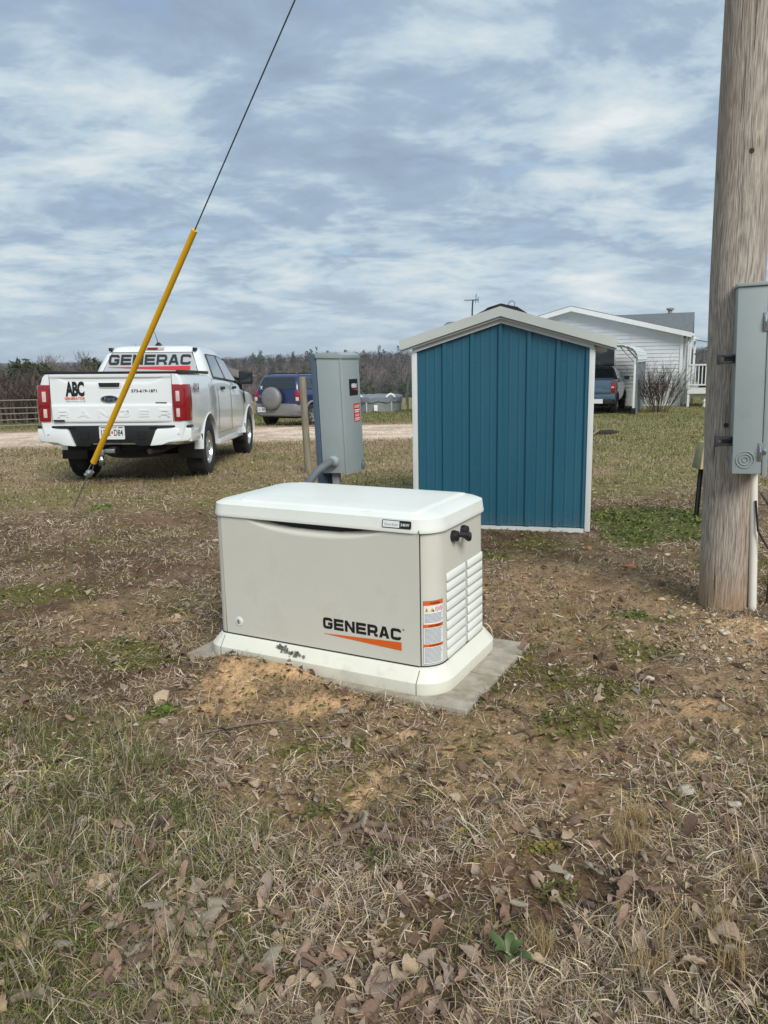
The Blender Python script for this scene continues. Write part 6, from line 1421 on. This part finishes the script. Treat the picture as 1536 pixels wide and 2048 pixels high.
# crumbs of leaf and bark
x, y = sample_cone(60000, 1.2, 10.0, .6, 33); ok = ~blocked(x, y); x, y = x[ok], y[ok]; n = len(x); z = zf(x, y) + rng.uniform(.002, .012, n); s_ = rng.gamma(2.5, .0018, n).clip(.0015, .010) * (1 + .05 * y)
c0 = np.stack([x, y, z], 1); ax_ = rng.normal(0, 1, (n, 3)) * [1, 1, .25]; d = [ax_ * s_[:, None] * 1.3 + rng.normal(0, .35, (n, 3)) * s_[:, None], -ax_ * s_[:, None] * 1.3 + rng.normal(0, .35, (n, 3)) * s_[:, None], rng.normal(0, .8, (n, 3)) * [1, 1, .4] * s_[:, None]]
v = np.stack([c0 + d[0], c0 + d[1], c0 + d[2]], 1).reshape(-1, 3); cc = np.repeat(np.array([lin(206, 188, 166), lin(116, 94, 76), lin(172, 150, 126), lin(84, 66, 52)])[rng.choice(4, n, p=[.15, .32, .23, .30])], 3, 0)
o = fastmesh('leaf_litter', v, np.arange(3 * n).reshape(-1, 3), BLM, cc); tag(o, 'crumbled leaf and bark bits strewn over the yard', 'leaf litter', kind='stuff')
# ---- stones
ico = bmesh.new(); bmesh.ops.create_icosphere(ico, subdivisions=2, radius=1); iv = np.array([tuple(p.co) for p in ico.verts]); itri = [tuple(p.index for p in q.verts) for q in ico.faces]; ico.free()
def stone_mesh(seed):
    g_ = np.random.default_rng(seed); sc3 = np.array([1, g_.uniform(.6, .95), g_.uniform(.4, .65)]); dirs = g_.normal(0, 1, (9, 3)); dirs /= np.linalg.norm(dirs, axis=1)[:, None]; off = g_.uniform(.55, .95, 9)
    v = iv.copy()
    for d_, o_ in zip(dirs, off): t = v @ d_; v -= np.clip(t - o_, 0, None)[:, None] * d_
    return v * sc3
SM = {'white': mat('pale_chert', S(206, 196, 178), .85, 0, .18, 14, .5, 40), 'cream': mat('cream_chert', S(200, 180, 140), .85, 0, .2, 14, .5, 40), 'orange': mat('orange_stone', S(184, 118, 84), .85, 0, .2, 14, .5, 40), 'tan': mat('tan_stone', S(186, 166, 138), .9, 0, .2, 14, .5, 40), 'grey': mat('grey_stone', S(128, 122, 116), .9, 0, .2, 14, .5, 40)}
ST = [(1.64, 4.99, .044, 'orange', 'round orange stone on the dirt right of the shed'), (1.52, 5.56, .034, 'orange', 'flat orange stone at the shed corner'), (1.14, 3.15, .026, 'white', 'white stone between the slab and the pole'), (1.28, 2.62, .024, 'cream', 'cream coloured stone at the right below the dirt mound'), (.95, 2.24, .030, 'white', 'largest white stone among weeds at the right'), (1.07, 2.17, .026, 'white', 'flat white stone right of the largest white stone'), (.48, 1.85, .018, 'white', 'small white stone at the edge of the green weeds'), (.96, 3.62, .018, 'orange', 'small orange stone behind the slab corner'), (-.96, 3.05, .050, 'tan', 'flat tan stone beside the dark green clover at left'), (2.03, 5.36, .025, 'cream', 'pale stone in the clover near the pole'), (1.57, 4.21, .027, 'cream', 'pale stone left of the pole foot'), (1.03, 2.99, .034, 'grey', 'grey stone half buried right of the slab'), (-1.18, 4.12, .034, 'tan', 'tan stone left of the generator'), (.21, 2.25, .026, 'tan', 'tan dirt coloured stone in the centre foreground')]
for k_, (a, b_, s_, c, lb_) in enumerate(ST):
    o = mk('stone', stone_mesh(k_), itri, SM[c], None, 35); o.scale = (s_,) * 3; o.location = (a, b_, gz(a, b_) + s_ * .18); o.rotation_euler = (0, 0, k_ * 1.3); tag(o, lb_, 'stone', 'loose stones in the yard')
pm = []
for k_ in range(6):
    me = bpy.data.meshes.new('stone'); me.from_pydata([tuple(p) for p in stone_mesh(90 + k_)], [], itri); me.materials.append(SM[['white', 'cream', 'tan', 'cream', 'white', 'grey'][k_]]); pm.append(me)
for q in range(70):
    while True:
        a, b_ = lr.gauss(1.72, .2), lr.gauss(3.66, .26)
        if math.hypot(a - PX, b_ - PY) > .17 and a > .9: break
    o = bpy.data.objects.new('stone', lr.choice(pm)); COL.objects.link(o); s_ = lr.uniform(.008, .022); o.scale = (s_, s_, s_); o.location = (a, b_, gz(a, b_) + s_ * .2); o.rotation_euler = (0, 0, lr.random() * 6.28)
    tag(o, 'small ' + {'pale_chert': 'white', 'cream_chert': 'cream', 'tan_stone': 'tan', 'grey_stone': 'grey'}[o.data.materials[0].name.split('.')[0]] + ' stone in the gravel at the foot of the pole', 'stone', 'gravel stones around the pole foot')
def pebbles(name, x, y, s_, col, m):
    n = len(x); z = zf(x, y); oc = np.array([[1, 0, 0], [0, 1, 0], [-1, 0, 0], [0, -1, 0], [0, 0, .7], [0, 0, -.5]]); v = oc[None] * s_[:, None, None] * rng.uniform(.6, 1.3, (n, 6, 1)) + np.stack([x, y, z + s_ * .25], 1)[:, None, :]
    tri = np.array([[0, 1, 4], [1, 2, 4], [2, 3, 4], [3, 0, 4], [1, 0, 5], [2, 1, 5], [3, 2, 5], [0, 3, 5]]); tri = ((np.arange(n) * 6)[:, None, None] + tri[None]).reshape(-1, 3)
    return fastmesh(name, v.reshape(-1, 3), tri, m, np.repeat(col, 6, 0))
x1_, y1_ = sample_cone(9000, 1.3, 9, .8, 33); k = masks(x1_, y1_); ok = (rng.random(len(x1_)) < .12 + .5 * k['bare'] + .5 * k['dirt']) & ~blocked(x1_, y1_); x1_, y1_ = x1_[ok], y1_[ok]
x2_, y2_ = rng.normal(1.75, .24, 1500), rng.normal(3.62, .26, 1500); ok = np.hypot(x2_ - PX, y2_ - PY) > .15; x2_, y2_ = x2_[ok], y2_[ok]
x, y = np.concatenate([x1_, x2_]), np.concatenate([y1_, y2_]); n = len(x); pc = np.array([lin(196, 178, 148), lin(172, 146, 114), lin(206, 196, 178), lin(150, 120, 96), lin(132, 120, 106)])[rng.integers(0, 5, n)]
o = pebbles('pebbles', x, y, rng.gamma(3, .0012, n).clip(.0015, .009) * (1 + .04 * y), pc, attr_mat('pebble_mat', 'Col', .9, 0, .15, 60)); tag(o, 'tiny pale pebbles scattered on the bare soil', 'pebbles', kind='stuff')
# a few fallen twigs
TWM = mat('grey_twig', S(112, 96, 82), .95, 0, .2, 30)
for i, (pts, lb_) in enumerate((([(-.72, 2.72), (-.55, 2.76), (-.40, 2.79)], 'thin dark twig on the dirt in front of the generator'), ([(-.10, 2.08), (.0, 2.03), (.10, 2.02)], 'thick grey stick lying by curled leaves near the centre'), ([(-.17, 2.06), (-.08, 2.11), (.02, 2.10)], 'crooked pale stick behind the thick grey stick'), ([(-.93, 3.40), (-.89, 3.33), (-.88, 3.26)], 'bent brown twig at the left corner of the generator'), ([(1.2, 3.3), (1.3, 3.36), (1.45, 3.34)], 'pale twig on the ground right of the slab'))):
    o = B().tube([(a, b_, gz(a, b_) + .012 + .006 * (j % 2)) for j, (a, b_) in enumerate(pts)], [.004, .006, .003] if i not in (1, 2) else [.007, .011, .006], 6).obj('twig', TWM, None, 60); tag(o, lb_, 'twig', 'fallen twigs')
print('leaves', cnt)
